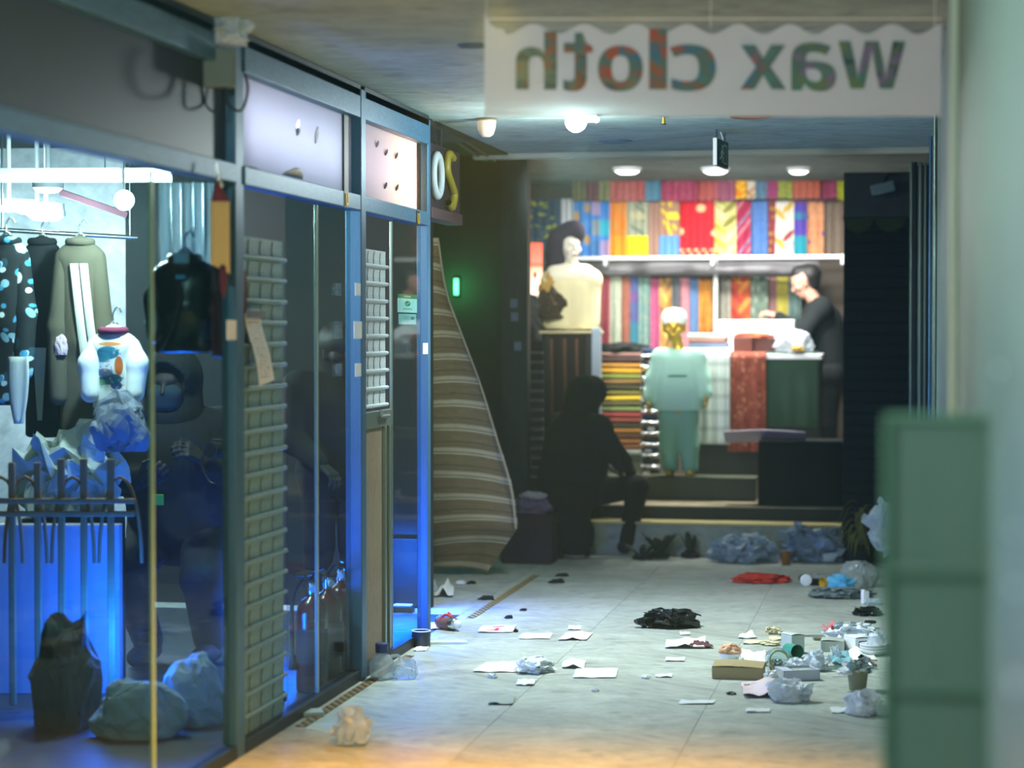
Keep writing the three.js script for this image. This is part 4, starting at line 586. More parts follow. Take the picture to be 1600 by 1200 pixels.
{ // counter with cloths
  const d = 16.1, a = at(1082, 553, d), b = at(1283, 553, d), top = a.y, w = a.distanceTo(b), k = 1 / metre(a), mid = a.clone().add(b).multiplyScalar(0.5), o = thing('sales_counter', 'high sales counter half hidden under hanging cloths', 'counter', V(mid.x, HSHOP, mid.z));
  part('top', rbox(w, 0.04, 0.5, 0, top - HSHOP - 0.02, -0.2, 0.006), M.white, o); part('front', rbox(w * 0.96, top - HSHOP - 0.1, 0.03, 0, (top - HSHOP - 0.1) / 2 + 0.05, 0, 0.006), std('#1a211d', 0.7), o); for (const s of [-1, 1]) part('side', rbox(0.03, top - HSHOP - 0.05, 0.44, s * w * 0.475, (top - HSHOP - 0.05) / 2, -0.21, 0.006), std('#1a211d', 0.7), o);
  const drape = (name, label, x0, x1, yb, m, dz) => { const q = at((x0 + x1) / 2, yb, d - dz), h = top + 0.012 - q.y; single(name, sheet((u, v) => { const ww = (x1 - x0) * k * (u - 0.5); return v < 0.8 ? V(ww, h * v / 0.8, 0.008 * Math.sin(u * 18 + v) * (1 - v)) : V(ww, h + 0.002, -(v - 0.8) / 0.2 * 0.3); }, 16, 20, 0.006), m, label, 'cloth', V(q.x, q.y, q.z)); };
  drape('draped_cloth', 'white checked cloth draped over the left counter end', 1092, 1140, 694, std('#dfe6e2', 0.85, { map: canvasTex(64, 64, (c) => { c.fillStyle = '#e8eeec'; c.fillRect(0, 0, 64, 64); c.fillStyle = '#c4ccca'; for (let i = 0; i < 64; i += 9) { c.fillRect(i, 0, 1.5, 64); c.fillRect(0, i, 64, 2.5); } }) }), 0.06);
  drape('draped_cloth', 'brick red patterned cloth draped over middle of counter', 1137, 1196, 706, std('#ffffff', 0.9, { map: canvasTex(64, 128, (c) => { c.fillStyle = '#7e3a28'; c.fillRect(0, 0, 64, 128); for (let i = 0; i < 180; i++) { c.fillStyle = ['#96503a', '#6a2c20', '#a06a50'][i % 3]; c.fillRect(rr(0, 64), rr(0, 128), rr(2, 6), rr(2, 5)); } }) }), 0.075);
  drape('draped_cloth', 'dark green striped cloth draped over the right counter end', 1195, 1277, 668, cloth('#2c4636'), 0.06);
  const put = (name, label, cat, x0, x1, y0, y1, m, dz = 0.15) => { const q = at((x0 + x1) / 2, y1, d + dz), kk = 1 / metre(q), g = rbox((x1 - x0) * kk, Math.max(0.012, (y1 - y0) * kk), 0.22, 0, Math.max(0.012, (y1 - y0) * kk) / 2, 0, 0.012); single(name, g, m, label, cat, V(q.x, q.y, q.z)); return q; };
  put('folded_shirt', 'cream folded shirt on top of the counter\'s left pile', 'shirt', 1076, 1138, 521, 529, cloth('#d6cfbc')); put('folded_shirt', 'red brown folded shirt second from top of left pile', 'shirt', 1078, 1136, 529, 536, cloth('#a0706a')); put('folded_shirt', 'grey blue folded shirt third in the left pile', 'shirt', 1078, 1138, 536, 543, cloth('#7484a0')); put('folded_shirt', 'white folded shirt lowest of the left pile', 'shirt', 1076, 1140, 543, 552.5, cloth('#d8dcda'));
  put('garment_pack', 'brown garment pack with orange top, left of a pair', 'package', 1147, 1177, 526, 552.5, cloth('#6e4034'), 0.1); put('garment_pack', 'brown garment pack with orange top, right of a pair', 'package', 1179, 1212, 527, 552.5, cloth('#5c3a34'), 0.1);
  const cp = at(1180, 527, d + 0.1); single('orange_wrap', crumple(0.17, 0.025, 0.1, 0.2, 2, 61, 10), cloth('#b5502c'), 'orange red wrap lying over the two brown packs', 'cloth', V(cp.x, cp.y - 0.005, cp.z));
  const bq = at(1182, 519, d + 0.35), kb = 1 / metre(bq), wb = thing('white_box', 'white carton with blue print behind the counter goods', 'box', V(bq.x, top, bq.z)); const bh = at(1182, 500, d + 0.35).y - top; part('carton', rbox(118 * kb, bh, 0.18, 0, bh / 2, 0, 0.006), M.white, wb); part('print', box(50 * kb, 0.04, 0.002, -0.08, bh * 0.72, 0.091), std('#8fa3d6', 0.5), wb);
  const g1 = at(1232, 553, d - 0.05); single('plastic_bundle', crumple(0.16, 0.12, 0.12, 0.3, 2, 62, 14), M.plasticBag, 'pale plastic wrapped bundle at the counter\'s right end', 'bundle', V(g1.x, top, g1.z - 0.1)); const g2 = at(1224, 528, d + 0.2); single('green_bag', crumple(0.1, 0.13, 0.08, 0.3, 1.8, 63, 12), phys('#9cc4b0', 0.5, { transmission: 0.3, thickness: 0 }), 'pale green plastic bag under the man\'s hand', 'bag', V(g2.x, top, g2.z));
  const y1 = at(1246, 552, d - 0.12); single('yellow_packet', crumple(0.045, 0.03, 0.04, 0.2, 2, 64, 8), std('#b8922c', 0.5), 'small yellow packet at counter edge near the man', 'packet', V(y1.x, top + 0.02, y1.z - 0.02));
  const l1 = at(1185, 702, 15.25); single('lilac_sheet', sheet((u, v) => V((u - 0.42) * 0.58, 0.04 + 0.09 * v + 0.05 * u * (1 - u), (v - 0.5) * 0.2 + 0.02 * Math.sin(u * 9)), 18, 6, 0.006), phys('#b7b0c0', 0.5, { transmission: 0.2, thickness: 0 }), 'crumpled lilac plastic sheet draped at foot of red cloth', 'sheet', l1);
}
{ // dark right-hand side: black-covered table and black roller shutter
  const a = at(1322, 270, 14.75), b = at(1424, 270, 14.75), w = b.x - a.x, o = thing('dark_shutter', 'closed black roller shutter right of the cloth shop', 'shutter', V((a.x + b.x) / 2, 0, -14.48)); const n = 30, h = 2.3 / n;
  const slat = rbox(w, h - 0.006, 0.016, 0, h / 2, 0, 0.007); for (let i = 0; i < n; i++) part('slat', slat, M.blackShutter, o).position.y = i * h + 0.01;
  part('backing', box(w, 2.36, 0.01, 0, 1.18, -0.012), M.blackShutter, o); part('shutter_box', rbox(w, 0.3, 0.2, 0, 2.47, -0.02, 0.01), std('#1a2a2c', 0.6), o);
  for (const [px, c] of [[1343, '#2a3a14'], [1392, '#26380f']]) { const p = at(px, 345, 14.68); part('faded_emblem', new THREE.CylinderGeometry(0.1, 0.1, 0.004, 24).rotateX(Math.PI / 2).translate(p.x - (a.x + b.x) / 2, p.y, 0.016), std(c, 0.8), o); }
  const f = at(1379, 294, 13.95), L = thing('flood_light', 'grey tilted floodlight unlit in the dark beside the cloths', 'lamp', f, YAW); part('body', rbox(0.15, 0.07, 0.06, 0, 0, 0, 0.008).rotateZ(0.22), std('#6f8a8a', 0.5), L); part('bracket', join(bar(V(0, 0.02, 0), V(0.05, 0.1, -0.05), 0.008), bar(V(0.05, 0.1, -0.05), V(0.1, 0.1, -0.5), 0.008)), M.darkSteel, L);
  const c = at(1300, 800, 14.95), t = thing('covered_table', 'long table under black cover in front of the dark shutter', 'table', V(at(1252, 800, 15.0).x, HSHOP, at(1252, 800, 15.0).z - 0.22)); void c; const tw = at(1322, 800, 15.0).x - at(1185, 800, 15.0).x, th = at(1250, 690, 15.0).y - HSHOP;
  part('cover', sheet((u, v) => { const a2 = u * 6.283 - 2.36, q = 1 / Math.max(Math.abs(Math.cos(a2)), Math.abs(Math.sin(a2))), e = v > 0.75 ? (1 - v) / 0.25 : 1, y = v < 0.75 ? th * v / 0.75 : th; return V(Math.cos(a2) * q * tw / 2 * e, y, Math.sin(a2) * q * 0.2 * e + 0.008 * Math.sin(u * 50) * e); }, 80, 16, 0.006), cloth('#0a0d0b'), t);
}
{ // dark left side: pillar, slatted heater-like unit and small lights built as pale tags
  const p = at(812, 700, 14.5); single('dark_pillar', wallBox(-0.11, 0.07, 0, SHOPCEIL, -0.03, 0.09), M.darkSteel, 'dark pillar at the left edge of the cloth shop', 'pillar', V(p.x, 0, p.z));
  const q = at(834, 705, 15.3), k = 1 / metre(q), o = thing('slatted_stand', 'grey slatted stand between dark pillar and draped bust stand', 'stand', V(q.x, HSHOP, q.z)); const hh = at(834, 532, 15.3).y - HSHOP; part('back', rbox(30 * k, hh, 0.02, 0, hh / 2, -0.02), std('#222a2e', 0.7), o); for (let i = 0; i < 15; i++) part('slat', rbox(30 * k, 0.018, 0.025, 0, 0.12 + i * (hh - 0.14) / 15, 0, 0.004), std('#8f8c96', 0.5), o);
  for (const [px, py, t] of [[803, 474, 'upper small blue white light built as a pale tag on pillar'], [804, 495, 'small light just below the upper one built as a pale tag'], [809, 541, 'lowest small light on the dark pillar built as a pale tag']]) single('pale_spot_tag', rbox(0.05, 0.06, 0.006, 0, 0, 0, 0.002), std('#6c7c9c', 0.3), t, 'sticker', onZ(px, py, p.z + 0.095));
  const s = at(828, 520, 16.2); single('dark_coat', crumple(0.11, 0.26, 0.1, 0.2, 1.5, 71, 12), cloth('#0d1013'), 'black coat hanging under the glowing poster box', 'coat', V(s.x, s.y - 0.12, s.z - 0.1));
  const l = at(828, 740, 14.35); const b = thing('lilac_bundle', 'lilac and white cloth bundle on dark crate beside the seated person', 'bundle', V(l.x, 0.33, l.z)); part('cloth', crumple(0.13, 0.07, 0.1, 0.35, 2, 72, 12), cloth('#77688a'), b); part('white_fold', crumple(0.09, 0.03, 0.07, 0.3, 2, 73, 10).translate(0.03, 0.1, 0.02), cloth('#b6b2c4'), b);
  single('dark_crate', rbox(0.34, 0.33, 0.24, 0, 0.165, 0, 0.01), std('#2a1a20', 0.8), 'dark reddish crate holding the lilac bundle', 'crate', V(l.x, 0, l.z - 0.0));
}
atlas = canvasTex(AT * CW, AT * CH, (c) => PRINTS.forEach((p, i) => { c.save(); c.translate((i % AT) * CW, (i / AT | 0) * CH); c.beginPath(); c.rect(0, 0, CW, CH); c.clip(); drawCell(c, p); c.restore(); }));
printed.map = atlas;
// ------------------------------------------------------------------ people
// J: joints in metres, facing +z, x to the person's left
function figure(name, label, pos, turn, J, W) {
  const o = thing(name, label, 'person', pos, turn), s = W.scale || 1, B = [];
  B.push([J.pelvis, J.chest, 0.12, 0.13], [J.shL, J.shR, 0.065, 0.065], [J.neck, J.head.clone().add(V(0, -0.03, 0)), 0.055, 0.052], [J.hipL, J.hipR, 0.11, 0.11]);
  for (const k of ['L', 'R']) B.push([J['sh' + k], J['el' + k], 0.052, 0.041], [J['el' + k], J['wr' + k], 0.04, 0.027], [J['hip' + k], J['kn' + k], 0.085, 0.058], [J['kn' + k], J['an' + k], 0.058, 0.038], [J['an' + k], J['an' + k].clone().add(W.toe || V(0, -0.05, 0.14)), 0.04, 0.03]);
  const gs = [flesh(B, 0.014, 0.04), flesh(headBones(J.head, 1, W.tilt || 0), 0.006, 0.02)];
  for (const k of ['L', 'R']) gs.push(hand(J['wr' + k], W['hand' + k] || J['wr' + k].clone().sub(J['el' + k]), W['palm' + k] || V(0, -1, 0), W.curl ?? 0.7, 1, k === 'L' ? -1 : 1));
  part('body', join(gs), W.skin || M.skin, o); eyes(o, J.head, 1, W.tilt || 0, M.black);
  const up = [[J.pelvis.clone().lerp(J.chest, 0.05), J.chest, W.girth || 0.15, (W.girth || 0.15) + 0.01], [J.shL, J.shR, 0.085, 0.085], [J.chest, J.neck.clone().lerp(J.chest, 0.35), 0.12, 0.09]];
  for (const x of [-0.07, 0.07]) up.push([J.pelvis.clone().add(V(x, -0.06, 0)), J.chest.clone().add(V(x, 0, 0)), 0.125, 0.13]);
  for (const k of ['L', 'R']) up.push([J['sh' + k], J['el' + k], 0.078, 0.064], [J['el' + k], J['wr' + k].clone().lerp(J['el' + k], 0.1), 0.062, 0.047]);
  part(W.topName || 'jacket', flesh(up, 0.013, 0.045), W.top, o);
  const low = [[J.hipL, J.hipR, 0.125, 0.125]]; for (const k of ['L', 'R']) low.push([J['hip' + k], J['kn' + k], 0.104, 0.079], [J['kn' + k], J['an' + k].clone().add(V(0, 0.01, 0)), 0.078, 0.062]);
  part('trousers', flesh(low, 0.014, 0.03), W.bottom, o);
  for (const k of ['L', 'R']) part('shoe', flesh([[J['an' + k].clone().add(V(0, -0.035, -0.03)), J['an' + k].clone().add(V(0, -0.045, 0.15)), 0.05, 0.044]], 0.01, 0.02, (x, y) => (J['an' + k].y - 0.088) - y), M.rubber, o);
  return o;
}
{ // man bending over the counter, seen from his left side
  const p = at(1294, 900, 16.95); p.y = HSHOP;
  const J = { pelvis: V(0, 0.93, 0.0), chest: V(0, 1.3, 0.06), neck: V(0, 1.46, 0.1), head: V(0, 1.63, 0.2), shL: V(0.2, 1.42, 0.07), shR: V(-0.2, 1.42, 0.07), elL: V(0.27, 1.22, 0.22), wrL: V(0.2, 1.36, 0.42), elR: V(-0.27, 1.2, 0.16), wrR: V(-0.16, 1.18, 0.4), hipL: V(0.1, 0.9, 0), hipR: V(-0.1, 0.9, 0), knL: V(0.11, 0.5, 0.02), knR: V(-0.11, 0.5, 0.02), anL: V(0.11, 0.09, -0.02), anR: V(-0.11, 0.09, -0.02) };
  const o = figure('person', 'dark-haired man in black sweater bending over the cloth counter', p, YAW - Math.PI / 2 - 0.1, J, { top: cloth('#0b1112'), topName: 'sweater', bottom: cloth('#0c0f10'), girth: 0.16, tilt: 0.42, curl: 0.9, handL: V(-0.1, 0.25, 1), palmL: V(-0.3, -1, 0), skin: phys('#c08e78', 0.6) });
  const h = J.head; part('hair', flesh([[h.clone().add(V(0, 0.06, -0.045)), h.clone().add(V(0, 0.062, 0.035)), 0.088, 0.07], [h.clone().add(V(0, 0.045, -0.05)), h.clone().add(V(0, -0.01, -0.07)), 0.085, 0.06]], 0.009, 0.03), M.hair, o);
}
{ // person seated low with the back to us
  const p = onY(893, 868, 0); const J = { pelvis: V(0, 0.47, -0.02), chest: V(0, 0.78, 0.06), neck: V(0, 0.95, 0.1), head: V(0, 1.09, 0.15), shL: V(0.22, 0.9, 0.06), shR: V(-0.22, 0.9, 0.06), elL: V(0.28, 0.66, 0.2), elR: V(-0.3, 0.66, 0.2), wrL: V(0.12, 0.6, 0.42), wrR: V(-0.12, 0.6, 0.42), hipL: V(0.11, 0.44, 0.02), hipR: V(-0.11, 0.44, 0.02), knL: V(0.2, 0.47, 0.44), knR: V(-0.2, 0.47, 0.44), anL: V(0.18, 0.09, 0.36), anR: V(-0.18, 0.09, 0.36) };
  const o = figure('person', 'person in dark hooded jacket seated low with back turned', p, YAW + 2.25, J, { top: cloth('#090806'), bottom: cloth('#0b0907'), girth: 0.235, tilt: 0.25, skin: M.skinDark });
  const h = J.head; part('hood', flesh([[h.clone().add(V(0, 0.04, -0.03)), h.clone().add(V(0, 0.05, 0.03)), 0.13, 0.115], [h.clone().add(V(0, 0.0, -0.05)), h.clone().add(V(0, -0.13, -0.07)), 0.115, 0.13]], 0.012, 0.04, (x, y, z) => -(Math.hypot(x, (y - h.y - 0.0) * 0.9, z - h.z - 0.16) - 0.105)), cloth('#080706'), o);
  part('coat_skirt', flesh([[V(-0.1, 0.4, -0.1), V(0.1, 0.4, -0.1), 0.17, 0.17], [V(-0.12, 0.16, -0.1), V(0.12, 0.16, -0.1), 0.16, 0.16]], 0.016, 0.06, (x, y, z) => Math.max(0.03 - y, -(Math.max(Math.abs(x) - 0.15, Math.abs(z + 0.08) - 0.15, y - 0.27)))), cloth('#090806'), o);
  single('stool', join(rbox(0.28, 0.03, 0.28, 0, 0.25, -0.08, 0.01), [0, 1, 2, 3].map((i) => rbox(0.03, 0.24, 0.03, 0.12 * (i & 1 ? 1 : -1), 0.12, -0.08 + 0.12 * (i & 2 ? 1 : -1), 0.004))), M.rubber, 'low dark stool hidden under the coat of the seated person', 'stool', V(p.x, 0, p.z), YAW + 2.25);
}
{ // masked person reflected in the left panes, built as a solid figure, knees bent
  const p = onY(277, 1036, 0); const J = { pelvis: V(0, 0.62, -0.1), chest: V(0, 0.93, 0.0), neck: V(0, 1.1, 0.05), head: V(0, 1.235, 0.1), shL: V(0.21, 1.05, 0.0), shR: V(-0.21, 1.05, 0.0), elL: V(0.27, 0.8, 0.08), elR: V(-0.27, 0.8, 0.06), wrL: V(0.17, 0.92, 0.26), wrR: V(-0.06, 0.84, 0.28), hipL: V(0.1, 0.58, -0.08), hipR: V(-0.1, 0.58, -0.08), knL: V(0.16, 0.4, 0.24), knR: V(-0.14, 0.4, 0.22), anL: V(0.13, 0.09, 0.0), anR: V(-0.12, 0.09, 0.0) };
  const o = figure('person', 'reflection of a hooded masked person holding a camera, built behind the glass', p, YAW - 0.12, J, { top: cloth('#0b1012'), bottom: cloth('#0c1522'), girth: 0.215, curl: 1.0, skin: M.skinDark, palmL: V(-1, 0, 0.2), palmR: V(0.6, 0.4, 0) });
  const h = J.head; part('hood', flesh([[h.clone().add(V(0, 0.06, -0.04)), h.clone().add(V(0, 0.05, 0.04)), 0.115, 0.108], [h.clone().add(V(0, 0.0, -0.05)), h.clone().add(V(0, -0.13, -0.04)), 0.115, 0.125]], 0.011, 0.04, (x, y, z) => -(Math.hypot(x * 1.05, (y - h.y + 0.02) * 0.85, z - h.z - 0.13) - 0.1)), cloth('#0a0f11'), o);
  o.scale.set(1.18, 1.06, 1.1);
  part('face_mask', flesh([[h.clone().add(V(-0.03, -0.035, 0.072)), h.clone().add(V(0.03, -0.035, 0.072)), 0.04, 0.04], [h.clone().add(V(-0.02, -0.075, 0.058)), h.clone().add(V(0.02, -0.075, 0.058)), 0.042, 0.042]], 0.006, 0.02), cloth('#142a35'), o, 'blue grey face mask');
  part('badge', rbox(0.045, 0.05, 0.01, -0.02, 0.74, 0.2, 0.006), std('#2f7a2a', 0.5), o, 'small green badge');
  const c = thing('camera', 'black camera with lens held by the hooded person', 'camera', at(352, 700, depth(p) - 0.42), YAW - 0.5); part('body', rbox(0.13, 0.09, 0.06, 0, 0, 0, 0.012), M.black, c); part('lens', join(new THREE.CylinderGeometry(0.035, 0.035, 0.09, 28).rotateX(Math.PI / 2).translate(0, -0.005, 0.07), new THREE.CylinderGeometry(0.04, 0.04, 0.03, 28).rotateX(Math.PI / 2).translate(0, -0.005, 0.1)), M.rubber, c); part('strap', tube([V(-0.065, 0.03, 0), V(-0.11, -0.06, 0.03), V(-0.06, -0.16, 0.02), V(0.03, -0.12, 0.02), V(0.065, 0.03, 0)], 0.007), M.black, c);
}
{ // person reflected in the middle pane, built as a solid standing figure
  const p = at(523, 700, 11.0); p.y = 0; const J = { pelvis: V(0, 0.86, 0), chest: V(0, 1.17, 0.01), neck: V(0, 1.31, 0.03), head: V(0, 1.45, 0.06), shL: V(0.2, 1.27, 0), shR: V(-0.2, 1.27, 0), elL: V(0.25, 1.0, 0.03), elR: V(-0.25, 1.0, 0.03), wrL: V(0.16, 0.88, 0.2), wrR: V(-0.16, 0.88, 0.2), hipL: V(0.09, 0.83, 0), hipR: V(-0.09, 0.83, 0), knL: V(0.1, 0.46, 0.02), knR: V(-0.1, 0.46, 0.02), anL: V(0.1, 0.09, 0), anR: V(-0.1, 0.09, 0) };
  const o = figure('person', 'reflected figure in dark coat, built standing behind the middle pane', p, YAW + 0.5, J, { top: cloth('#0b0f11'), topName: 'coat', bottom: cloth('#0c1018'), girth: 0.17, skin: M.skinDark });
  const h = J.head; part('hair', flesh([[h.clone().add(V(0, 0.06, -0.03)), h.clone().add(V(0, 0.055, 0.03)), 0.1, 0.085], [h.clone().add(V(0, 0.02, -0.05)), h.clone().add(V(0, -0.1, -0.05)), 0.1, 0.08]], 0.011, 0.03), M.hair, o);
}
// ------------------------------------------------------------------ the next, open shop: fascia, striped tarpaulin, green lamp
{
  const za = pz(668), zb = pz(716), zc = (za + zb) / 2, x = XL - 0.02, yT = onX(690, 232, x).y, yB = onX(690, 330, x).y, o = thing('shop_fascia', 'dark shop fascia with white ring and yellow letter seen edge on', 'sign', V(x, (yT + yB) / 2, zc));
  part('panel', rbox(0.06, yT - yB, za - zb, 0, 0, 0, 0.006), std('#1b1420', 0.6), o); part('lower_trim', rbox(0.09, 0.06, za - zb, 0, -(yT - yB) / 2 - 0.03, 0, 0.006), std('#3c2a34', 0.6), o); part('bracket', rbox(0.03, CEIL - yT - 0.01, 0.03, 0, (yT - yB) / 2 + (CEIL - yT) / 2 - 0.005, 0), M.darkSteel, o);
  const z1 = pz(676) - zc, z2 = pz(697) - zc; part('letter', new THREE.TorusGeometry(0.085, 0.02, 12, 40).rotateY(Math.PI / 2).scale(1, 1.2, 1.1).translate(0.045, 0.0, z1), std('#98a6aa', 0.5), o, 'white ring letter');
  part('letter', tube([V(0.045, 0.12, z2 - 0.06), V(0.045, 0.13, z2 + 0.06), V(0.045, 0.05, z2 + 0.09), V(0.045, -0.01, z2), V(0.045, -0.07, z2 - 0.09), V(0.045, -0.14, z2 - 0.04), V(0.045, -0.12, z2 + 0.07)], 0.022, 40, 8), std('#7d7420', 0.5), o, 'yellow curved letter');
}
{ // striped woven tarpaulin hung from its upper corner
  const t = canvasTex(64, 512, (c, w, h) => { c.fillStyle = '#86714a'; c.fillRect(0, 0, w, h); for (let y = 0, i = 0; y < h; y += 18, i++) { c.fillStyle = i % 2 ? '#8a744c' : '#c2b590'; c.fillRect(0, y, w, 6); c.fillStyle = i % 2 ? '#6d5b3c' : '#dacfae'; c.fillRect(0, y + 8, w, 2); } for (let i = 0; i < 900; i++) { c.fillStyle = i % 2 ? 'rgba(255,255,240,.07)' : 'rgba(20,10,0,.08)'; c.fillRect(rr(0, w), rr(0, h), rr(2, 12), 1.5); } });
  const E = [[0, 690, 672], [0.25, 740, 672], [0.5, 764, 671], [0.72, 797, 670], [0.85, 806, 668], [1, 755, 668]]; void E;
  const right = new THREE.CatmullRomCurve3([at(684, 372, 12.3), at(697, 455, 12.5), at(722, 525, 12.7), at(750, 600, 12.9), at(776, 685, 13.05), at(799, 765, 13.15), at(806, 826, 13.2)]), low = new THREE.CatmullRomCurve3([at(806, 826, 13.2), at(786, 855, 13.35), at(757, 897, 13.5)]);
  const left = (v) => { const p = at(668, 888 - v * 516, 13.7 - 1.4 * v); return p; };
  const o = thing('striped_tarpaulin', 'brown and beige striped woven tarpaulin hanging slanted past far post', 'tarpaulin', left(0.0).setY(0));
  const base = o.position.clone();
  // the free edge runs down the curve, then in along the lower hem to the floor
  const edge = (v) => { if (v > 0.12) return right.getPoint(1 - (v - 0.12) / 0.88); return low.getPoint(1 - v / 0.12); };
  part('sheet', sheet((u, v) => { const a = left(v), b = edge(v), p = a.lerp(b, u); p.z += 0.05 * Math.sin(u * 5 + v * 2) * (1 - v) - 0.10 * Math.max(0, u - 0.6) * (1 - v); p.y += 0.03 * Math.sin(u * 3.1) * (1 - v); return p.sub(base).setY(Math.max(0.006, p.y)); }, 40, 80, 0.006), std('#ffffff', 0.75, { map: t }), o);
  part('hem_cord', new THREE.TubeGeometry(right, 40, 0.006, 6).translate(-base.x, 0, -base.z), std('#b9ab86', 0.7), o);
  const g = onZ(713, 448, -14.57), L = thing('green_lamp', 'small dim green lamp glowing in the dark behind tarpaulin', 'lamp', g); part('lamp_body', rbox(0.05, 0.14, 0.03, 0, 0, -0.02, 0.01), M.black, L); part('glow_face', rbox(0.035, 0.12, 0.02, 0, 0, 0, 0.008), glow('#0a8a2a', 0.16), L); bulbLight('green_lamp', g.clone().add(V(0, 0, 0.12)), new THREE.Color(0.05, 1, 0.25), 0.35, 2);
}
// ------------------------------------------------------------------ on the corridor's ceiling
{
  const c = onY(760, 185, CEIL), k = 1 / metre(c), o = thing('ceiling_speaker', 'cream dome-shaped ceiling speaker lit white on its right side', 'speaker', V(c.x, CEIL, c.z)); const r = 15.5 * k;
  part('collar', lathe([[0.001, 0], [r * 1.03, 0], [r * 1.03, -0.012], [r, -0.014]]), std('#7a6a50', 0.6), o); part('dome', lathe([[r, -0.01], [r * 0.93, -0.05], [r * 0.72, -0.082], [r * 0.42, -0.094], [0.001, -0.097]]), std('#c4b79c', 0.5), o);
  const disc = (px, py, w, m, label) => { const p = onY(px, py, CEIL), rr2 = w / metre(p) / 2, d = thing('ceiling_disc', label, 'ceiling vent', V(p.x, CEIL, p.z)); part('ring', lathe([[rr2 * 0.8, 0], [rr2 * 0.82, -0.008], [rr2, -0.008], [rr2, 0]], 40), m[0], d); part('plate', lathe([[0.001, -0.004], [rr2 * 0.8, -0.004], [rr2 * 0.8, 0], [0.001, 0]], 40), m[1], d); };
  disc(738, 70, 48, [M.steel, M.darkSteel], 'dark recessed ring on ceiling beside the banner\'s left edge'); disc(841, 133, 64, [M.alu, M.darkSteel], 'ring-shaped unlit ceiling light near the first banner letter'); disc(962, 220, 52, [M.steel, M.steel], 'grey flat ceiling disc below the glaring spotlight');
  disc(1173, 181, 66, [std('#7c4a34', 0.6), std('#8a5236', 0.6)], 'reddish brown ceiling disc right of the exit sign chains'); disc(1400, 176, 58, [std('#5e4030', 0.6), std('#6a4632', 0.6)], 'brown ceiling disc near the right-hand wall'); disc(1408, 123, 66, [M.darkSteel, M.ceiling], 'thin dark ring on ceiling near right wall');
  const s = onY(1037, 181, CEIL), sp = thing('sprinkler', 'small ceiling sprinkler head left of the exit sign', 'sprinkler', V(s.x, CEIL, s.z)); part('plate', lathe([[0.001, 0], [0.03, 0], [0.028, -0.006], [0.001, -0.006]], 24), M.darkSteel, sp); part('stem', cyl(0.007, 0.009, 0.035, 0, -0.022, 0, 12), M.gold, sp); part('deflector', cyl(0.014, 0.014, 0.004, 0, -0.042, 0, 16), M.darkSteel, sp);
  const a = onY(697, 202, CEIL), b = onY(766, 248, CEIL), tr = thing('ceiling_track', 'slim dark metal track lying slanted on ceiling above tarpaulin', 'track', V(a.x, CEIL, a.z)), dir = b.clone().sub(a); for (const w of [-0.03, 0.03]) part('channel', bar(V(w, -0.012, 0), dir.clone().add(V(w, -0.012, 0)), 0.008, 8), M.darkSteel, tr); for (const q of [0.02, 0.3, 0.98]) part('cross_bar', bar(dir.clone().multiplyScalar(q).add(V(-0.03, -0.014, 0)), dir.clone().multiplyScalar(q).add(V(0.03, -0.014, 0)), 0.007, 8), M.darkSteel, tr);
}
{ // exit sign on two chains, nearly edge on
  const t = canvasTex(256, 160, (c, w, h) => { c.fillStyle = '#1b3a2c'; c.fillRect(0, 0, w, h); c.strokeStyle = '#dfeee4'; c.fillStyle = '#dfeee4'; c.lineWidth = 8; c.strokeRect(150, 26, 62, 112); c.beginPath(); c.arc(112, 40, 12, 0, 7); c.fill(); c.lineWidth = 13; c.lineCap = 'round'; const L = (...p) => { c.beginPath(); c.moveTo(p[0], p[1]); for (let i = 2; i < p.length; i += 2) c.lineTo(p[i], p[i + 1]); c.stroke(); }; L(112, 58, 100, 92); L(108, 64, 134, 82); L(108, 64, 84, 76, 80, 92); L(100, 92, 124, 108, 116, 134); L(100, 92, 82, 112, 58, 116); });
  const d = 11.6, p = at(1126, 240, d), k = 1 / metre(p), o = thing('exit_sign', 'dark green hanging running-man exit sign on two chains', 'exit sign', p, YAW), h = 42 * k, w = 0.3, turn = 1.27;
  const b = part('housing', rbox(w, h, 0.02, 0, 0, 0, 0.004).rotateY(turn), std('#30453a', 0.5), o); void b; part('face', sheet((u, v) => V((u - 0.5) * w * 0.96, (v - 0.5) * h * 0.96, 0.0125), 1, 1, 0.002).rotateY(turn), std('#ffffff', 0.4, { map: t }), o); part('edge_strip', rbox(0.006, h, 0.022, -w / 2, 0, 0, 0.002).rotateY(turn), M.white, o);
  for (const s of [-1, 1]) { const x = s * w * 0.36 * Math.cos(turn), z = -s * w * 0.36 * Math.sin(turn), top = CEIL - p.y, ch = []; const n = Math.round((top - h / 2) / 0.016); for (let i = 0; i < n; i++) ch.push(new THREE.TorusGeometry(0.007, 0.0022, 5, 10).scale(0.7, 1.3, 1).rotateY(i % 2 ? 1.57 : 0).translate(x, h / 2 + 0.008 + i * 0.016, z)); part('chain', join(ch), M.darkSteel, o); }
  part('cable', tube([V(0.02, h / 2, -0.05), V(0.0, h / 2 + 0.06, -0.05), V(0.006, CEIL - p.y, -0.06)], 0.003), M.white, o);
}
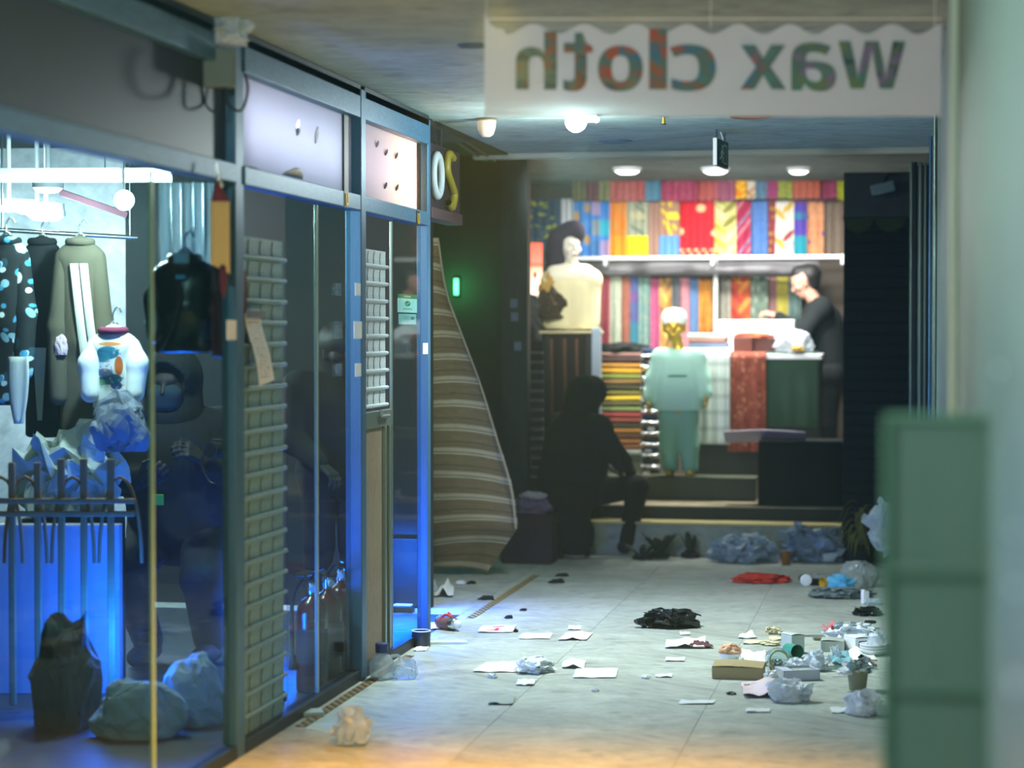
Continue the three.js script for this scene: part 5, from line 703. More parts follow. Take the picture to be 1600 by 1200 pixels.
{ // sign reflected in the glass, built as a solid banner with mirrored lettering
  const font = await new FontLoader().loadAsync('fonts/droid/droid_sans_bold.typeface.json');
  const d = 6.9, k = 1 / metre(at(1100, 130, d)), px0 = 757, px1 = 1470, yB = 182, p = at(px0, yB, d), o = thing('reflection_banner', 'translucent white banner standing in for a reflected sign, mirrored wax cloth lettering', 'banner', p, YAW);
  const X = (px) => (px - px0) * k, Y = (py) => (yB - py) * k, sh = new THREE.Shape(); sh.moveTo(0, 0); sh.lineTo(X(px1), 0); sh.lineTo(X(px1), Y(44));
  for (let px = px1; px >= px0 + 8; px -= 4) sh.lineTo(X(px), Y(px < 790 ? 46 - 18 * Math.max(0, (782 - px) / 24) ** 2 : 46 + 8 * Math.cos((px - 793) / 80 * 6.283)));
  sh.lineTo(0, Y(20)); sh.closePath();
  part('sheet', new THREE.ExtrudeGeometry(sh, { depth: 0.003, bevelEnabled: false }), phys('#eef2fb', 0.8, { transmission: 0.4, thickness: 0, transparent: true, opacity: 0.72 }), o);
  const wax = canvasTex(512, 128, (c, w, h) => { c.fillStyle = '#5f7f80'; c.fillRect(0, 0, w, h); const g = ['#4a6a70', '#7d8a72', '#a06a4c', '#c05a48', '#3f7fae', '#54908a', '#8a7aa8', '#6f8f5c', '#2f5560']; for (let i = 0; i < 420; i++) { const x = rr(0, w); c.fillStyle = g[(x / w * 9 + rr(-1.6, 1.6) + 9) % 9 | 0]; c.globalAlpha = 0.7; c.beginPath(); c.ellipse(x, rr(0, h), rr(4, 14), rr(3, 9), rr(0, 3), 0, 7); c.fill(); } }, true);
  const m = std('#ffffff', 0.8, { map: wax, transparent: true, opacity: 0.85 });
  for (const [ch, a, b, y0, y1] of [['h', 806, 870, 50, 140], ['t', 880, 926, 52, 143], ['o', 934, 1004, 72, 143], ['l', 1014, 1042, 46, 140], ['c', 1046, 1118, 70, 143], ['x', 1156, 1228, 71, 140], ['a', 1236, 1306, 67, 143], ['w', 1309, 1414, 65, 139]]) {
    const g = new TextGeometry(ch, { font, size: 1, depth: 1, curveSegments: 10, bevelEnabled: false }); g.computeBoundingBox(); const bb = g.boundingBox, s = bb.getSize(V(0, 0, 0)); g.translate(-bb.min.x - s.x / 2, -bb.min.y, -0.5).scale((b - a) * k / s.x, (y1 - y0) * k / s.y, 0.007).rotateY(Math.PI).translate(X((a + b) / 2), Y(y1), 0.0015);
    const q = g.attributes.position, uv = g.attributes.uv; for (let i = 0; i < q.count; i++) uv.setXY(i, q.getX(i) / X(px1), q.getY(i) / Y(20)); part('letter', g, m, o);
  }
  part('top_cord', bar(V(0, Y(30), 0), V(X(px1), Y(30), 0), 0.0025, 6), M.white, o); for (const px of [760, 1110, 1460]) part('hanging_thread', bar(V(X(px), Y(44), 0), V(X(px), CEIL - p.y, 0), 0.0015, 6), M.white, o);
}
// ------------------------------------------------------------------ near right: glass panel added in place of a greenish hazy reflection
{
  const d = 3.6, a = at(1380, 646, d), o = thing('reflection_panel', 'added frosted green panel standing in for a hazy reflection at right', 'glass panel', V(a.x, 0, a.z)), w = XR - a.x;
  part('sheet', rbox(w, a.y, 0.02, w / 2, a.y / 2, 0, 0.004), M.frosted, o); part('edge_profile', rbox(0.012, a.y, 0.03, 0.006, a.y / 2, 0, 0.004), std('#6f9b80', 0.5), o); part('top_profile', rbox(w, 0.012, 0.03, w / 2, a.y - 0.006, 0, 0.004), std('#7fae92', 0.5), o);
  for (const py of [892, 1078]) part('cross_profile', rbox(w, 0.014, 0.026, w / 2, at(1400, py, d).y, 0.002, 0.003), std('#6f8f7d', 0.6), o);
  for (const [px, py, t, s] of [[1561, 577, 'small pale hook on the right wall at mid height', 0.03], [1586, 829, 'upper small glossy label low on right wall', 0.022], [1586, 920, 'lower small glossy label low on right wall', 0.024], [1586, 1071, 'long pale label lowest on the right wall', 0.05]]) { const p = onX(px, py, XR - 0.004); single('wall_label', rbox(0.006, s * 0.35, s * 1.6, 0, 0, 0, 0.002), M.white, t, 'label', p); }
  const l = onX(1490, 400, XR - 0.012); l.y = 0; single('wall_batten', rbox(0.02, 2.6, 0.06, 0, 1.3, 0, 0.005), std('#b4c6b8', 0.5), 'pale vertical batten on the near right wall', 'batten', l);
}
{ // hazard tape on the floor along the shopfront
  const t = canvasTex(64, 64, (c) => { c.fillStyle = '#b59a58'; c.fillRect(0, 0, 64, 64); c.fillStyle = '#3f3a2c'; c.beginPath(); c.moveTo(0, 64); c.lineTo(64, 0); c.lineTo(32, 0); c.lineTo(0, 32); c.closePath(); c.fill(); c.beginPath(); c.moveTo(64, 64); c.lineTo(64, 32); c.lineTo(32, 64); c.closePath(); c.fill(); }, true);
  const strip = (a, b, w, m, label) => { const p = onY(...a, 0), q = onY(...b, 0), len = p.distanceTo(q), g = box(w, 0.003, len), uv = g.attributes.uv, ps = g.attributes.position; for (let i = 0; i < uv.count; i++) uv.setXY(i, ps.getX(i) / w + 0.5, ps.getZ(i) / w / 1.6); const mid = p.clone().add(q).multiplyScalar(0.5); mid.y = 0.0018; single('hazard_tape', g, m, label, 'floor tape', mid, Math.atan2(p.x - q.x, p.z - q.z)); };
  strip([838, 899], [735, 966], 0.045, std('#ffffff', 0.6, { map: t }), 'yellow and black striped floor tape beside the tarpaulin'); strip([640, 1025], [470, 1136], 0.045, std('#b9ab94', 0.6, { map: t }), 'worn brown floor tape before the fire extinguishers');
}
// ------------------------------------------------------------------ plants
{
  const spiky = (label, px, py, n, h, sp, m) => { const p = onY(px, py, 0), o = thing('spiky_plant', label, 'plant', p); part('root_ball', crumple(0.06, 0.03, 0.05, 0.3, 2, px, 6), M.rubber, o); for (let i = 0; i < n; i++) { const a = i / n * 6.283 + 0.4, l = h * rr(0.75, 1.1), out = sp * rr(0.5, 1); part('leaf', sheet((u, v) => { const w = 0.034 * (0.5 + v * 1.1) * (v > 0.85 ? (1.05 - v) / 0.2 : 1), s = (u - 0.5) * w; return V(Math.cos(a) * out * v * (0.6 + 0.4 * v) - Math.sin(a) * s, l * v * (1 - 0.2 * v * out), Math.sin(a) * out * v * (0.6 + 0.4 * v) + Math.cos(a) * s); }, 2, 8, 0.004), m, o); } };
  const dark = std('#1c2a1c', 0.7); spiky('dark spiky plant with broad leaves right of the seated person', 1031, 872, 11, 0.17, 0.17, dark); spiky('small dark plant with thin leaves beside the plastic heap', 1078, 871, 5, 0.16, 0.08, dark); spiky('low dark tuft half under the seated person', 1004, 874, 6, 0.1, 0.14, dark);
  const q = onY(1346, 884, 0), o = thing('drooping_plant', 'tall drooping plant with yellowish green leaves by the right pier', 'plant', q); part('pot', lathe([[0.001, 0], [0.07, 0], [0.095, 0.13], [0.088, 0.13], [0.08, 0.11], [0.001, 0.11]]), M.rubber, o); const leafM = std('#5c5a22', 0.75); part('stem', bar(V(0, 0.1, 0), V(0.0, 0.36, 0), 0.008), leafM, o);
  for (let i = 0; i < 46; i++) { const a = rr(0, 6.283), y0 = rr(0.16, 0.42), l = rr(0.1, 0.2), r0 = rr(0.0, 0.05); part('leaf', sheet((u, v) => { const w = 0.026 * Math.sin(Math.PI * (0.08 + 0.9 * v)), s = (u - 0.5) * w, rad = r0 + l * v * 0.75; return V(Math.cos(a) * rad - Math.sin(a) * s, y0 + 0.05 * Math.sin(v * 2.6) - l * v * v * 0.9, Math.sin(a) * rad + Math.cos(a) * s); }, 2, 6, 0.003), leafM, o); }
}
// ------------------------------------------------------------------ litter on the floor, each piece where it lies
const foot = (px, py) => { const p = onY(px, py, 0), k = 1 / metre(p); return { p, k }; };
// a crumpled thing seen between columns x0, x1 and rows y0 (top), y1 (foot)
function lump(name, label, cat, x0, x1, y0, y1, mat, o = {}) {
  const { p, k } = foot((x0 + x1) / 2, y1), w = (x1 - x0) * k / 2, dz = (o.deep || 0.7) * w, h = Math.max(0.012, (y1 - y0) * k - dz * 0.16);
  p.addScaledVector(V(-Math.sin(YAW), 0, -Math.cos(YAW)), dz * 0.8);
  const g = crumple(w, 1, dz, o.amp ?? 0.4, o.freq || 2.1, o.s ?? (x0 % 97), o.detail || 16, o.sharp ?? true); g.computeBoundingBox(); g.scale(w * 2 / (g.boundingBox.max.x - g.boundingBox.min.x), h / g.boundingBox.max.y, 1); g.computeVertexNormals(); p.y = o.y || 0;
  return single(name, g, mat, label, cat, p, YAW + (o.turn || 0), o.group);
}
// a flat sheet of paper: fold lifts it along its middle, curl its corners
function flat(name, label, cat, x0, x1, y0, y1, mat, o = {}) {
  const { p, k } = foot((x0 + x1) / 2, (y0 + y1) / 2), w = (x1 - x0) * k, d = Math.max(0.03, (y1 - y0) / 2 * 2 * depth(p) / 1.55 * k * 1.0), lift = o.lift ?? 0.006, s = x0;
  const g = sheet((u, v) => V((u - 0.5) * w * (1 - (o.taper || 0) * v) + (v - 0.5) * w * (o.skew ?? 0.12), 0.0025 + lift * (0.5 + 0.5 * noise3(u * 2.2 + s, v * 2.2, 3)) + (o.fold || 0) * Math.max(0, 1 - Math.abs(u - 0.5) * 4) + (o.curl || 0) * Math.max(0, u * v - 0.45), -(v - 0.5) * d), 10, 8, 0.0018);
  return single(name, g, mat, label, cat, p, YAW + (o.turn || 0), o.group);
}
function carton(name, label, x0, x1, y0, y1, mat, o = {}) { // closed or open box with bevelled edges and flaps
  const { p, k } = foot((x0 + x1) / 2, y1), w = (x1 - x0) * k * (o.wide || 0.86), h = (y1 - y0) * k * (o.tall || 0.8), d = o.deep || w * 0.7, b = thing(name, label, 'box', p.addScaledVector(V(-Math.sin(YAW), 0, -Math.cos(YAW)), d / 2), YAW + (o.turn ?? 0.25));
  if (o.open) { const t = 0.006; part('bottom', rbox(w, t, d, 0, t / 2, 0, 0.002), mat, b); for (const s of [-1, 1]) { part('side', rbox(t, h, d, s * (w / 2 - t / 2), h / 2, 0, 0.002), mat, b); part('side', rbox(w, h, t, 0, h / 2, s * (d / 2 - t / 2), 0.002), mat, b); } if (o.inset) part('inset', rbox(w * 0.5, 0.01, d * 0.6, w * 0.16, h - 0.012, 0, 0.003), o.inset, b); part('rim', join(rbox(w * 0.3, 0.006, d * 0.9, -w * 0.33, h - 0.006, 0, 0.002)), mat, b); }
  else { part('body', rbox(w, h, d, 0, h / 2, 0, 0.004), mat, b); part('flap', sheet((u, v) => V((u - 0.5) * w, h + 0.002 + 0.004 * Math.sin(u * 4), (v - 0.5) * d * 0.98), 8, 2, 0.003), mat, b); if (o.window) part('window', rbox(w * 0.62, h * 0.55, 0.004, 0, h * 0.52, d / 2, 0.002), o.window, b, 'dark window'); part('tape', box(w * 0.12, 0.002, d, 0, h + 0.005, 0), o.tapeM || M.cream, b); }
  return b;
}
// --- back of the corridor
lump('bubble_wrap', 'large heap of grey blue bubble wrap in the background at right', 'plastic', 1104, 1226, 828, 880, phys('#9fb4c0', 0.3, { transmission: 0.35, thickness: 0, bumpMap: speckle, bumpScale: 0.003 }), { amp: 0.5, freq: 2.6, detail: 26, s: 3, deep: 0.5 });
lump('bubble_wrap', 'taller right part of the grey blue bubble wrap heap', 'plastic', 1214, 1342, 811, 879, phys('#93a8b6', 0.3, { transmission: 0.35, thickness: 0, bumpMap: speckle, bumpScale: 0.003 }), { amp: 0.5, freq: 2.8, detail: 26, s: 6, deep: 0.5 });
{ const { p, k } = foot(1228, 882), c = thing('paper_cup', 'small orange brown cup lying before the bubble wrap', 'cup', p, YAW + 0.5); part('cup', lathe([[0.001, 0], [0.028, 0], [0.037, 0.09], [0.034, 0.09], [0.026, 0.005], [0.001, 0.005]]), std('#8a5a20', 0.6), c); part('lid', lathe([[0.001, 0.092], [0.038, 0.09], [0.038, 0.082], [0.034, 0.082]]), std('#6e4a20', 0.5), c); void k; }
lump('mesh_sack', 'bright red mesh sack lying flat in front of bubble wrap', 'sack', 1139, 1243, 892, 912, std('#c02a1c', 0.7, { bumpMap: weave, bumpScale: 0.004 }), { amp: 0.35, s: 11, deep: 0.45 });
const lying = (name, label, cat, px, py, rad, len, mat, lidMat, turn, o = {}) => { const { p } = foot(px, py), c = thing(name, label, cat, V(p.x, rad, p.z), YAW + turn); part('cup', lathe([[0.001, 0], [rad * 0.8, 0], [rad, len], [rad * 0.93, len], [rad * 0.74, 0.006], [0.001, 0.006]]).rotateX(Math.PI / 2).translate(0, 0, -len / 2), mat, c); if (lidMat) part('lid', lathe([[0.001, len + 0.004], [rad * 0.95, len + 0.004], [rad * 1.06, len - 0.002], [rad * 1.06, len - 0.012]]).rotateX(Math.PI / 2).translate(0, 0, -len / 2), lidMat, c); void o; return c; };
lying('paper_cup', 'dark cup on its side with white round lid beside the red sack', 'cup', 1257, 914, 0.034, 0.09, M.black, M.white, 0.1);
lying('yellow_cup', 'yellow cup lying against the bright blue bag', 'cup', 1293, 919, 0.034, 0.08, std('#d8a824', 0.5), null, -1.1);
carton('small_carton', 'small grey carton behind the white lidded cup', 1272, 1290, 895, 908, M.greyBox, { deep: 0.05 });
lump('dark_scrap', 'crushed dark scrap between lidded cup and yellow cup', 'litter', 1262, 1292, 902, 915, M.black, { s: 13 });
lump('blue_bag', 'bright sky blue plastic bag on the grey fluffy mat', 'bag', 1290, 1346, 895, 921, std('#5cb6dc', 0.5), { s: 14, amp: 0.3 });
lump('clear_bag', 'big rounded clear plastic bag behind the sky blue one', 'bag', 1312, 1378, 873, 920, phys('#b9c4bc', 0.2, { transmission: 0.5, thickness: 0 }), { amp: 0.16, s: 15, freq: 1.4 });
lump('fluffy_mat', 'grey fluffy mat lying rumpled under the sky blue bag', 'mat', 1262, 1374, 914, 936, std('#6f7e7c', 0.95, { bumpMap: speckle, bumpScale: 0.02 }), { amp: 0.4, freq: 5, s: 16, deep: 0.4, detail: 24 });
carton('milk_carton', 'small white carton standing at edge of the fluffy mat', 1347, 1358, 919, 944, M.white, { deep: 0.04, wide: 0.9 });
lump('clear_wrapper', 'pale clear wrapper right of the small white carton', 'wrapper', 1350, 1382, 933, 946, M.clearBag, { s: 17 });
lump('black_bag', 'flat black plastic bag below the clear wrapper near right edge', 'bag', 1333, 1384, 946, 963, M.blackBag, { s: 18, amp: 0.3 });
{ const a = at(1412, 858, 13.4), g = crumple(0.14, 0.2, 0.1, 0.45, 1.7, 19, 18); single('hanging_plastic', g.rotateZ(0.45), M.clearBag, 'white torn plastic sheet sagging against the right pier', 'plastic', V(a.x, a.y, a.z), YAW); }
lump('black_bag', 'glossy black plastic bag crumpled alone in the middle of floor', 'bag', 996, 1104, 947, 983, M.blackBag, { s: 23, amp: 0.55, freq: 1.8, detail: 20, deep: 0.5 });
// --- right-hand pile
lump('paper_ball', 'crumpled cream paper behind the grey upright box', 'paper', 1195, 1224, 977, 991, M.cream, { s: 24, amp: 0.6, freq: 3 });
flat('paper_scrap', 'torn white scrap with dark corner left of the cream paper', 'paper', 1152, 1182, 991, 998, M.paper, { taper: 0.4, curl: 0.03 });
flat('paper_scrap', 'long cream strip behind the cardboard box', 'paper', 1160, 1196, 1002, 1007, M.cream, { taper: 0.3 }); lump('paper_scrap', 'wrinkled cream scrap beside the grey upright box', 'paper', 1186, 1226, 1000, 1009, M.cream, { s: 25, amp: 0.5 }); flat('paper_scrap', 'flat cream piece above the wrinkled one', 'paper', 1202, 1228, 996, 1001, M.cream);
{ const { p } = foot(1228, 994); single('black_strap', rbox(0.06, 0.006, 0.02, 0, 0.003, 0), M.black, 'short black strap between cream scrap and grey box', 'strap', p, YAW + 0.2); }
carton('grey_box', 'upright pale grey box at back left of the rubbish pile', 1226, 1255, 991, 1022, std('#bcc6bf', 0.55), { deep: 0.09, turn: 0.5, tall: 0.95 });
{ const { p, k } = foot(1262, 993); single('flat_board', rbox(44 * k, 0.012, 0.09, 0, 0.006, 0), M.greyBox, 'long flat grey board behind the upright grey box', 'board', p, YAW + 0.15); }
carton('grey_box', 'low grey box with lid right of the upright grey box', 1283, 1325, 998, 1019, M.greyBox, { deep: 0.11, turn: -0.2 });
{ const { p } = foot(1280, 1000); single('olive_tray', rbox(0.06, 0.016, 0.05, 0, 0.008, 0, 0.005), std('#77745a', 0.6), 'small olive tray behind the low grey box', 'tray', p, YAW); }
lump('white_bag', 'bright white plastic bag spread at the top of rubbish pile', 'bag', 1281, 1382, 971, 1000, std('#e4ebf2', 0.5), { s: 26, amp: 0.5, freq: 2.2, detail: 22, deep: 0.45 });
function bottle(label, px, py, len, r, turn, capM, bodyM, y = 0, tilt = 0) { const { p } = foot(px, py), o = thing('plastic_bottle', label, 'bottle', V(p.x, y + r, p.z), YAW + turn), prof = [[0.001, 0], [r * 0.9, 0], [r, 0.01], [r, len * 0.6], [r * 0.85, len * 0.72], [r * 0.36, len * 0.9], [r * 0.34, len * 0.94], [0.001, len * 0.94]]; part('body', lathe(prof).rotateZ(Math.PI / 2 + tilt).translate(len / 2, 0, 0), bodyM, o); part('cap', lathe([[0.001, len * 0.93], [r * 0.44, len * 0.93], [r * 0.44, len], [0.001, len]]).rotateZ(Math.PI / 2 + tilt).translate(len / 2, 0, 0), capM, o); part('label_band', lathe([[r * 1.01, len * 0.25], [r * 1.02, len * 0.26], [r * 1.02, len * 0.52], [r * 1.01, len * 0.53]]).rotateZ(Math.PI / 2 + tilt).translate(len / 2, 0, 0), M.greyBox, o); return o; }
bottle('clear bottle with red cap lying in the white bag', 1318, 998, 0.13, 0.028, 0.1, std('#b0202a', 0.4), phys('#9aa8b4', 0.15, { transmission: 0.6, thickness: 0 }), 0.03);
flat('red_wrapper', 'white and red torn wrapper left of the red-capped bottle', 'wrapper', 1288, 1306, 984, 992, std('#c8787a', 0.6), { curl: 0.05, lift: 0.03 });
{ const { p } = foot(1350, 990); single('black_strip', tube([V(-0.04, 0.05, 0), V(0, 0.04, 0.02), V(0.05, 0.014, 0.03)], 0.012), M.black, 'black strip lying across the bright white bag', 'strip', p, YAW); const q = foot(1360, 982).p; single('black_disc', lathe([[0.001, 0.01], [0.03, 0.01], [0.032, 0], [0.001, 0]]), M.black, 'small black lid at the right end of white bag', 'lid', q.setY(0.03)); }
carton('white_box', 'white box with dark window in the right of pile', 1324, 1364, 996, 1019, M.white, { deep: 0.1, turn: 0.45, window: M.black, tall: 0.95 });
lump('white_bag', 'white plastic bag bulging right of the windowed box', 'bag', 1354, 1392, 984, 1022, M.plasticBag, { s: 27 });
{ const { p } = foot(1364, 1023), o = thing('foam_cups', 'stack of white foam bowls under the bulging bag', 'bowl', p, YAW); for (let i = 0; i < 3; i++) part('bowl', lathe([[0.001, 0], [0.04, 0], [0.062, 0.03], [0.065, 0.03], [0.065, 0.026], [0.044, -0.0], [0.001, 0.004]]).translate(0, i * 0.012, 0), M.white, o); }
{ const { p, k } = foot(1140, 1035), o = thing('paper_bowl', 'white bowl with orange paper top left in the rubbish pile', 'bowl', p, YAW); void k; part('bowl', lathe([[0.001, 0], [0.036, 0], [0.05, 0.045], [0.047, 0.045], [0.034, 0.004], [0.001, 0.004]]), M.white, o); part('paper', crumple(0.05, 0.035, 0.045, 0.25, 1.6, 28, 8).translate(0, 0.034, 0), std('#e2b08c', 0.7), o); }
flat('white_cloth', 'flat white napkin between orange topped bowl and clear jar', 'napkin', 1158, 1200, 1022, 1041, M.paper, { lift: 0.03 });
{ const { p } = foot(1211, 1046), o = thing('plastic_jar', 'clear domed plastic jar with silvery rim in the pile', 'jar', V(p.x, 0.045, p.z), YAW + 0.3); part('jar', lathe([[0.001, 0], [0.03, 0], [0.046, 0.02], [0.05, 0.06], [0.046, 0.075], [0.044, 0.074], [0.047, 0.058], [0.043, 0.024], [0.001, 0.005]]).rotateX(Math.PI / 2 - 0.2).translate(0, 0, -0.03), M.clear, o); part('rim', new THREE.TorusGeometry(0.047, 0.004, 8, 32).rotateX(-0.2).translate(0, 0.0, 0.045), std('#a59a62', 0.4, { metalness: 0.4 }), o); part('foil', crumple(0.03, 0.02, 0.03, 0.5, 3, 29, 8).translate(0, -0.03, 0.0), M.chrome, o); }
lump('red_foil', 'reddish crumpled foil in front of the clear jar', 'wrapper', 1203, 1224, 1036, 1047, std('#b5645a', 0.4), { s: 30 });
lying('green_cup', 'green plastic cup lying open toward the camera', 'cup', 1238, 1027, 0.034, 0.1, std('#3c8f78', 0.4), null, 0.35);
lump('plastic_roll', 'long crumpled clear plastic roll across the pile', 'plastic', 1222, 1270, 1026, 1050, M.plasticBag, { s: 32, amp: 0.4, freq: 3 });
lump('plastic_roll', 'bulkier crumpled plastic bag right of the long roll', 'plastic', 1255, 1300, 1014, 1049, M.plasticBag, { s: 33, amp: 0.45, freq: 3 });
lump('white_tissue', 'peaked white tissue standing behind the teal packet', 'tissue', 1296, 1318, 1006, 1032, M.paper, { s: 34, amp: 0.5, deep: 0.5 });
flat('teal_packet', 'pale teal blue packet lying right of the crumpled plastic', 'packet', 1297, 1330, 1029, 1041, std('#7fb0be', 0.5), { lift: 0.03, curl: 0.03 });
{ const { p } = foot(1308, 1044); single('green_disc', lathe([[0.001, 0.006], [0.045, 0.006], [0.047, 0], [0.001, 0]]), std('#4a6a60', 0.5), 'flat grey green lid below the teal packet', 'lid', p, YAW); }
flat('curved_carton', 'curved white cardboard flap lying right of teal packet', 'cardboard', 1316, 1366, 1019, 1033, M.paper, { fold: 0.025, lift: 0.01 }); flat('red_wrapper', 'red and white wrapper below the curved white flap', 'wrapper', 1326, 1368, 1035, 1042, std('#c9908a', 0.6), { lift: 0.012 });
carton('cardboard_box', 'flat brown cardboard box at the front left of pile', 1114, 1202, 1036, 1062, M.cardboard, { deep: 0.2, turn: -0.18, tall: 0.72, wide: 0.9 });
carton('open_box', 'open pale lilac box in front of the plastic roll', 1214, 1283, 1044, 1064, M.lilacBox, { deep: 0.13, turn: 0.2, open: true, inset: M.greyBox, tall: 0.85 });
lump('white_tissue', 'small white tissue between cardboard box and lilac box', 'tissue', 1193, 1216, 1046, 1065, M.paper, { s: 35 }); lump('yellow_scrap', 'bright yellow scrap on the tissue before lilac box', 'litter', 1205, 1218, 1055, 1064, std('#d8b81c', 0.5), { s: 36 });
lump('white_bag', 'white crumpled bag casting a shadow in front of lilac box', 'bag', 1196, 1276, 1056, 1098, M.plasticBag, { s: 37, amp: 0.5, detail: 22, freq: 2 });
flat('paper_tray', 'pinkish white paper tray left of the front white bag', 'tray', 1160, 1238, 1070, 1091, M.pinkPaper, { lift: 0.02, fold: 0.015, curl: 0.04 }); lump('red_scrap', 'row of red and cream scraps on the pinkish tray', 'litter', 1160, 1205, 1066, 1077, std('#c9b0a0', 0.6), { s: 38, freq: 5 });
lump('black_scrap', 'small black scrap left of the pinkish paper tray', 'litter', 1134, 1152, 1080, 1086, M.black, { s: 39 });
{ const { p } = foot(1340, 1078), o = thing('foil_cup', 'brown paper cup with torn silver foil near right edge', 'cup', p, YAW + 0.2); part('cup', lathe([[0.001, 0], [0.036, 0], [0.046, 0.085], [0.043, 0.085], [0.034, 0.005], [0.001, 0.005]]), std('#8b8a70', 0.6), o); part('foil', crumple(0.055, 0.035, 0.05, 0.55, 2.4, 40, 10).translate(0.012, 0.075, 0), M.chrome, o); part('lid', crumple(0.04, 0.02, 0.03, 0.3, 2, 42, 8).translate(-0.05, 0.07, 0), M.white, o); }
lump('white_bag', 'large crumpled clear white bag nearest the camera at right', 'bag', 1318, 1386, 1072, 1119, M.plasticBag, { s: 43, amp: 0.55, detail: 24, freq: 2.3 });
flat('white_sheet', 'small flat white sheet left of the nearest crumpled bag', 'paper', 1298, 1326, 1107, 1115, M.paper, {});
{ const { p } = foot(1318, 1058); single('drinking_straw', tube([V(-0.05, 0.004, 0), V(0.05, 0.004, 0.004)], 0.003, 4, 8), M.white, 'thin white straw left of the foil cup', 'straw', p, YAW); }
// --- middle of the floor
flat('magazine', 'open white magazine with dark red cover lying on the floor', 'magazine', 1040, 1102, 1003, 1014, M.paper, { fold: 0.018, lift: 0.012, curl: 0.03 }); flat('magazine_cover', 'torn dark red cover sticking out of the white magazine', 'magazine', 1076, 1114, 1004, 1014, std('#5a2a30', 0.6), { lift: 0.02, taper: 0.6 });
flat('paper_sheet', 'thin white sheet in front of the open magazine', 'paper', 1040, 1070, 1029, 1034, M.paper); flat('paper_sheet', 'small white sheet behind the open magazine', 'paper', 1062, 1078, 989, 993, M.paper);
lump('paper_ball', 'small white paper ball between napkin and cardboard box', 'paper', 1000, 1018, 1054, 1061, M.paper, { s: 44 }); flat('paper_strip', 'thin white strip right of the small paper ball', 'paper', 1024, 1050, 1055, 1059, M.paper);
flat('paper_strip', 'long white strip of paper low in the middle right', 'paper', 1062, 1116, 1096, 1101, M.paper); flat('paper_strip', 'shorter white strip nearest the camera right of middle', 'paper', 1166, 1203, 1109, 1114, M.paper);
lump('tissue_bag', 'white crumpled tissue bag with its long flap in floor middle', 'bag', 800, 870, 1024, 1053, std('#dfe8ec', 0.6), { s: 45, amp: 0.5, detail: 20 }); flat('tissue_flap', 'flat white tissue spreading left from the crumpled tissue bag', 'tissue', 744, 812, 1037, 1051, M.paper, { lift: 0.012, taper: 0.3 });
lump('tissue_ball', 'tiny white tissue ball below the flat white tissue', 'tissue', 760, 778, 1051, 1060, M.paper, { s: 46 });
flat('napkin', 'folded white napkin right of the crumpled tissue bag', 'napkin', 879, 914, 1035, 1045, M.paper, { lift: 0.016, fold: 0.01 }); flat('napkin', 'large flat white napkin in the centre foreground', 'napkin', 898, 964, 1046, 1060, M.paper, { lift: 0.006 });
flat('napkin', 'small white napkin below the crumpled tissue bag', 'napkin', 808, 836, 1064, 1072, M.paper, { lift: 0.014 }); lump('tissue_ball', 'tiny white tissue speck below the large napkin', 'tissue', 923, 937, 1075, 1081, M.paper, { s: 47 });
flat('napkin', 'greyish napkin nearest the camera left of middle', 'napkin', 765, 804, 1090, 1102, M.greyBox, { lift: 0.012 });
flat('printed_leaflet', 'white leaflet with red print right of the spray can', 'leaflet', 750, 804, 979, 989, std('#ffffff', 0.7, { map: canvasTex(64, 32, (c) => { c.fillStyle = '#e8eaea'; c.fillRect(0, 0, 64, 32); c.fillStyle = '#c8323a'; c.fillRect(20, 6, 24, 5); c.fillRect(28, 14, 8, 12); c.fillRect(14, 22, 18, 4); }) }), { lift: 0.008 });
lump('dark_crumb', 'small dark crumb at the right end of red printed leaflet', 'litter', 802, 810, 982, 988, M.black, { s: 48 });
flat('paper_sheet', 'flat white sheet right of the red printed leaflet', 'paper', 813, 861, 991, 999, M.paper); flat('pink_sheet', 'pale pink folded sheet in the middle of floor', 'paper', 878, 922, 990, 1001, M.pinkPaper, { fold: 0.012, skew: 0.3 }); flat('paper_sheet', 'small white scrap behind the pale pink sheet', 'paper', 888, 908, 979, 985, M.paper);
flat('paper_sheet', 'folded white paper standing up by the far post', 'paper', 680, 712, 918, 934, M.paper, { fold: 0.05, lift: 0.015, taper: 0.4 }); lump('tissue_ball', 'round white tissue under the hem of striped tarpaulin', 'tissue', 711, 728, 906, 914, M.paper, { s: 49 }); lump('clear_cup', 'crushed clear cup touching the far post', 'cup', 672, 684, 905, 925, M.clearBag, { s: 50 });
for (const [x0, x1, y0, y1, t] of [[747, 774, 932, 938, 'black torn scrap left of the yellow floor tape'], [857, 884, 906, 912, 'black scrap right of the yellow floor tape'], [868, 890, 897, 901, 'thin black scrap farthest back on the open floor'], [812, 824, 952, 955, 'tiny black scrap above the red printed leaflet'], [788, 802, 963, 967, 'tiny dark scrap between tape and leaflet'], [729, 745, 909, 913, 'dark flake beside the round tissue']]) flat('black_scrap', t, 'litter', x0, x1, y0, y1, M.black, { lift: 0.006, taper: 0.4 });
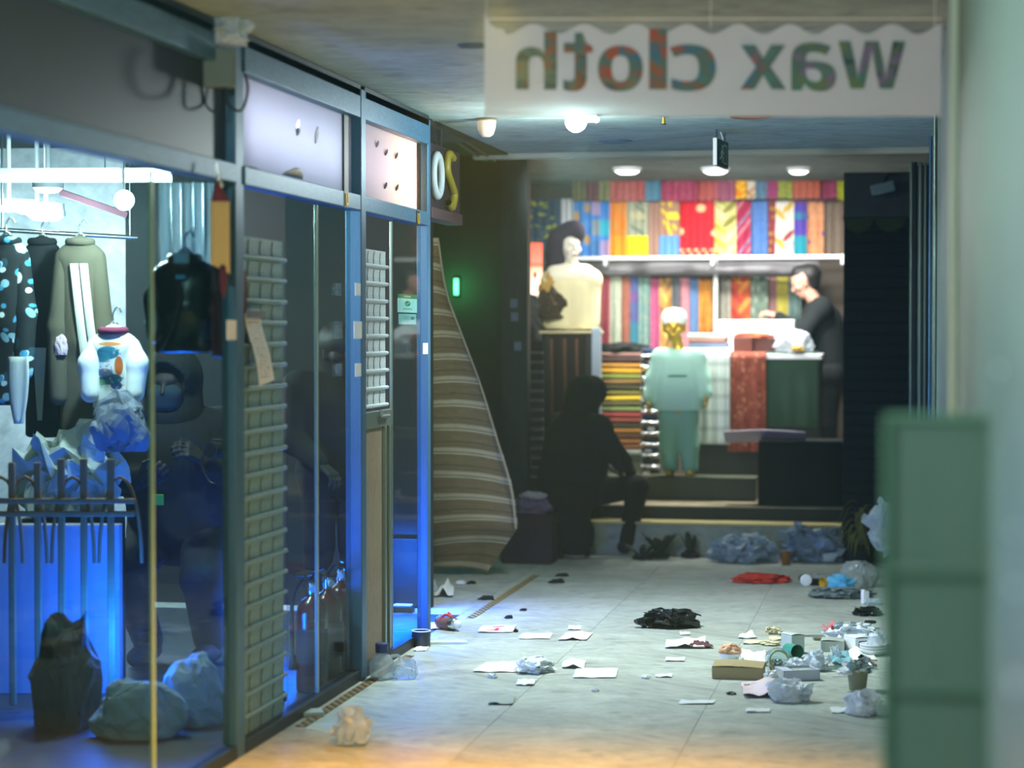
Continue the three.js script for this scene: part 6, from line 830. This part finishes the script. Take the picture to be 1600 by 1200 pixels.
{ const { p } = foot(700, 984), o = thing('spray_can', 'silver spray can with red ribbon lying by the far post', 'spray can', V(p.x, 0.035, p.z), YAW + 0.75); part('can', lathe([[0.001, 0], [0.032, 0], [0.034, 0.006], [0.033, 0.12], [0.026, 0.138], [0.001, 0.138]]).rotateX(Math.PI / 2).translate(0, 0, -0.07), M.chrome, o); part('cap', lathe([[0.024, 0.136], [0.024, 0.15], [0.012, 0.158], [0.001, 0.158]]).rotateX(Math.PI / 2).translate(0, 0, -0.07), M.white, o); part('wrap', lathe([[0.0345, 0.012], [0.035, 0.014], [0.035, 0.098], [0.0345, 0.1]]).rotateX(Math.PI / 2).translate(0, 0, -0.07), std('#7c5a54', 0.5), o); part('ribbon', tube([V(-0.03, 0.01, -0.04), V(-0.01, 0.045, -0.01), V(0.01, 0.035, 0.02), V(0.02, 0.05, -0.02), V(0.036, 0.02, 0.0)], 0.006), std('#c0302a', 0.5), o); }
{ const { p } = foot(658, 1010), o = thing('black_tin', 'black round tin with pale rim standing at far post foot', 'tin', p, YAW); part('wall', lathe([[0.001, 0], [0.046, 0], [0.046, 0.078], [0.043, 0.078], [0.043, 0.006], [0.001, 0.006]]), std('#10202c', 0.4), o); part('rim', new THREE.TorusGeometry(0.045, 0.003, 8, 36).rotateX(Math.PI / 2).translate(0, 0.078, 0), M.white, o); }
{ const { p, k } = foot(698, 1006); single('white_batten', rbox(64 * k, 0.014, 0.03, 0, 0.007, 0), M.white, 'thin white batten lying from the far post onto floor', 'batten', p, YAW + 0.08); flat('paper_sheet', 'small white sheet under the black tin', 'paper', 648, 668, 1012, 1018, M.paper); flat('paper_sheet', 'white paper corner behind the black tin', 'paper', 668, 690, 974, 984, M.paper); }
{ const { p } = foot(597, 1060), o = thing('plastic_bottle', 'clear squat bottle with dark blue cap standing by the middle post', 'bottle', p, YAW); part('body', lathe([[0.001, 0], [0.05, 0], [0.055, 0.015], [0.055, 0.07], [0.04, 0.1], [0.022, 0.112], [0.022, 0.12], [0.001, 0.12]]), M.clearBag, o); part('cap', lathe([[0.001, 0.118], [0.03, 0.118], [0.03, 0.155], [0.026, 0.16], [0.001, 0.16]]), std('#1c3270', 0.5), o); part('handle', tube([V(0.04, 0.1, 0), V(0.075, 0.1, 0), V(0.078, 0.06, 0), V(0.054, 0.04, 0)], 0.007), M.clearBag, o); }
lump('clear_bag', 'rounded clear bag of wrapping right of the blue-capped bottle', 'bag', 612, 654, 1024, 1062, M.clearBag, { s: 52, amp: 0.25, freq: 1.6 });
lump('clear_bag', 'clear peaked plastic bag nearest the camera on the left', 'bag', 514, 584, 1100, 1166, M.clearBag, { s: 53, amp: 0.5, freq: 1.6, detail: 18 });
{ const { p, k } = foot(470, 1118); single('flat_carton', rbox(70 * k, 0.02, 0.1, 0, 0.01, 0, 0.005), M.greyBox, 'flattened pale carton lying before the extinguishers', 'cardboard', p, YAW + 0.2); }
lump('tissue_ball', 'dull white crumpled tissue at foot of the tall shutter', 'tissue', 385, 428, 1092, 1120, M.plasticBag, { s: 54 });

scene.traverse((o) => { if (o.isMesh) o.castShadow = o.receiveShadow = true; });
scene.fog = new THREE.FogExp2(0x9cccd0, 0.0032);            // thin haze added to lift the darks like a veil on glass
renderer.render(scene, camera);
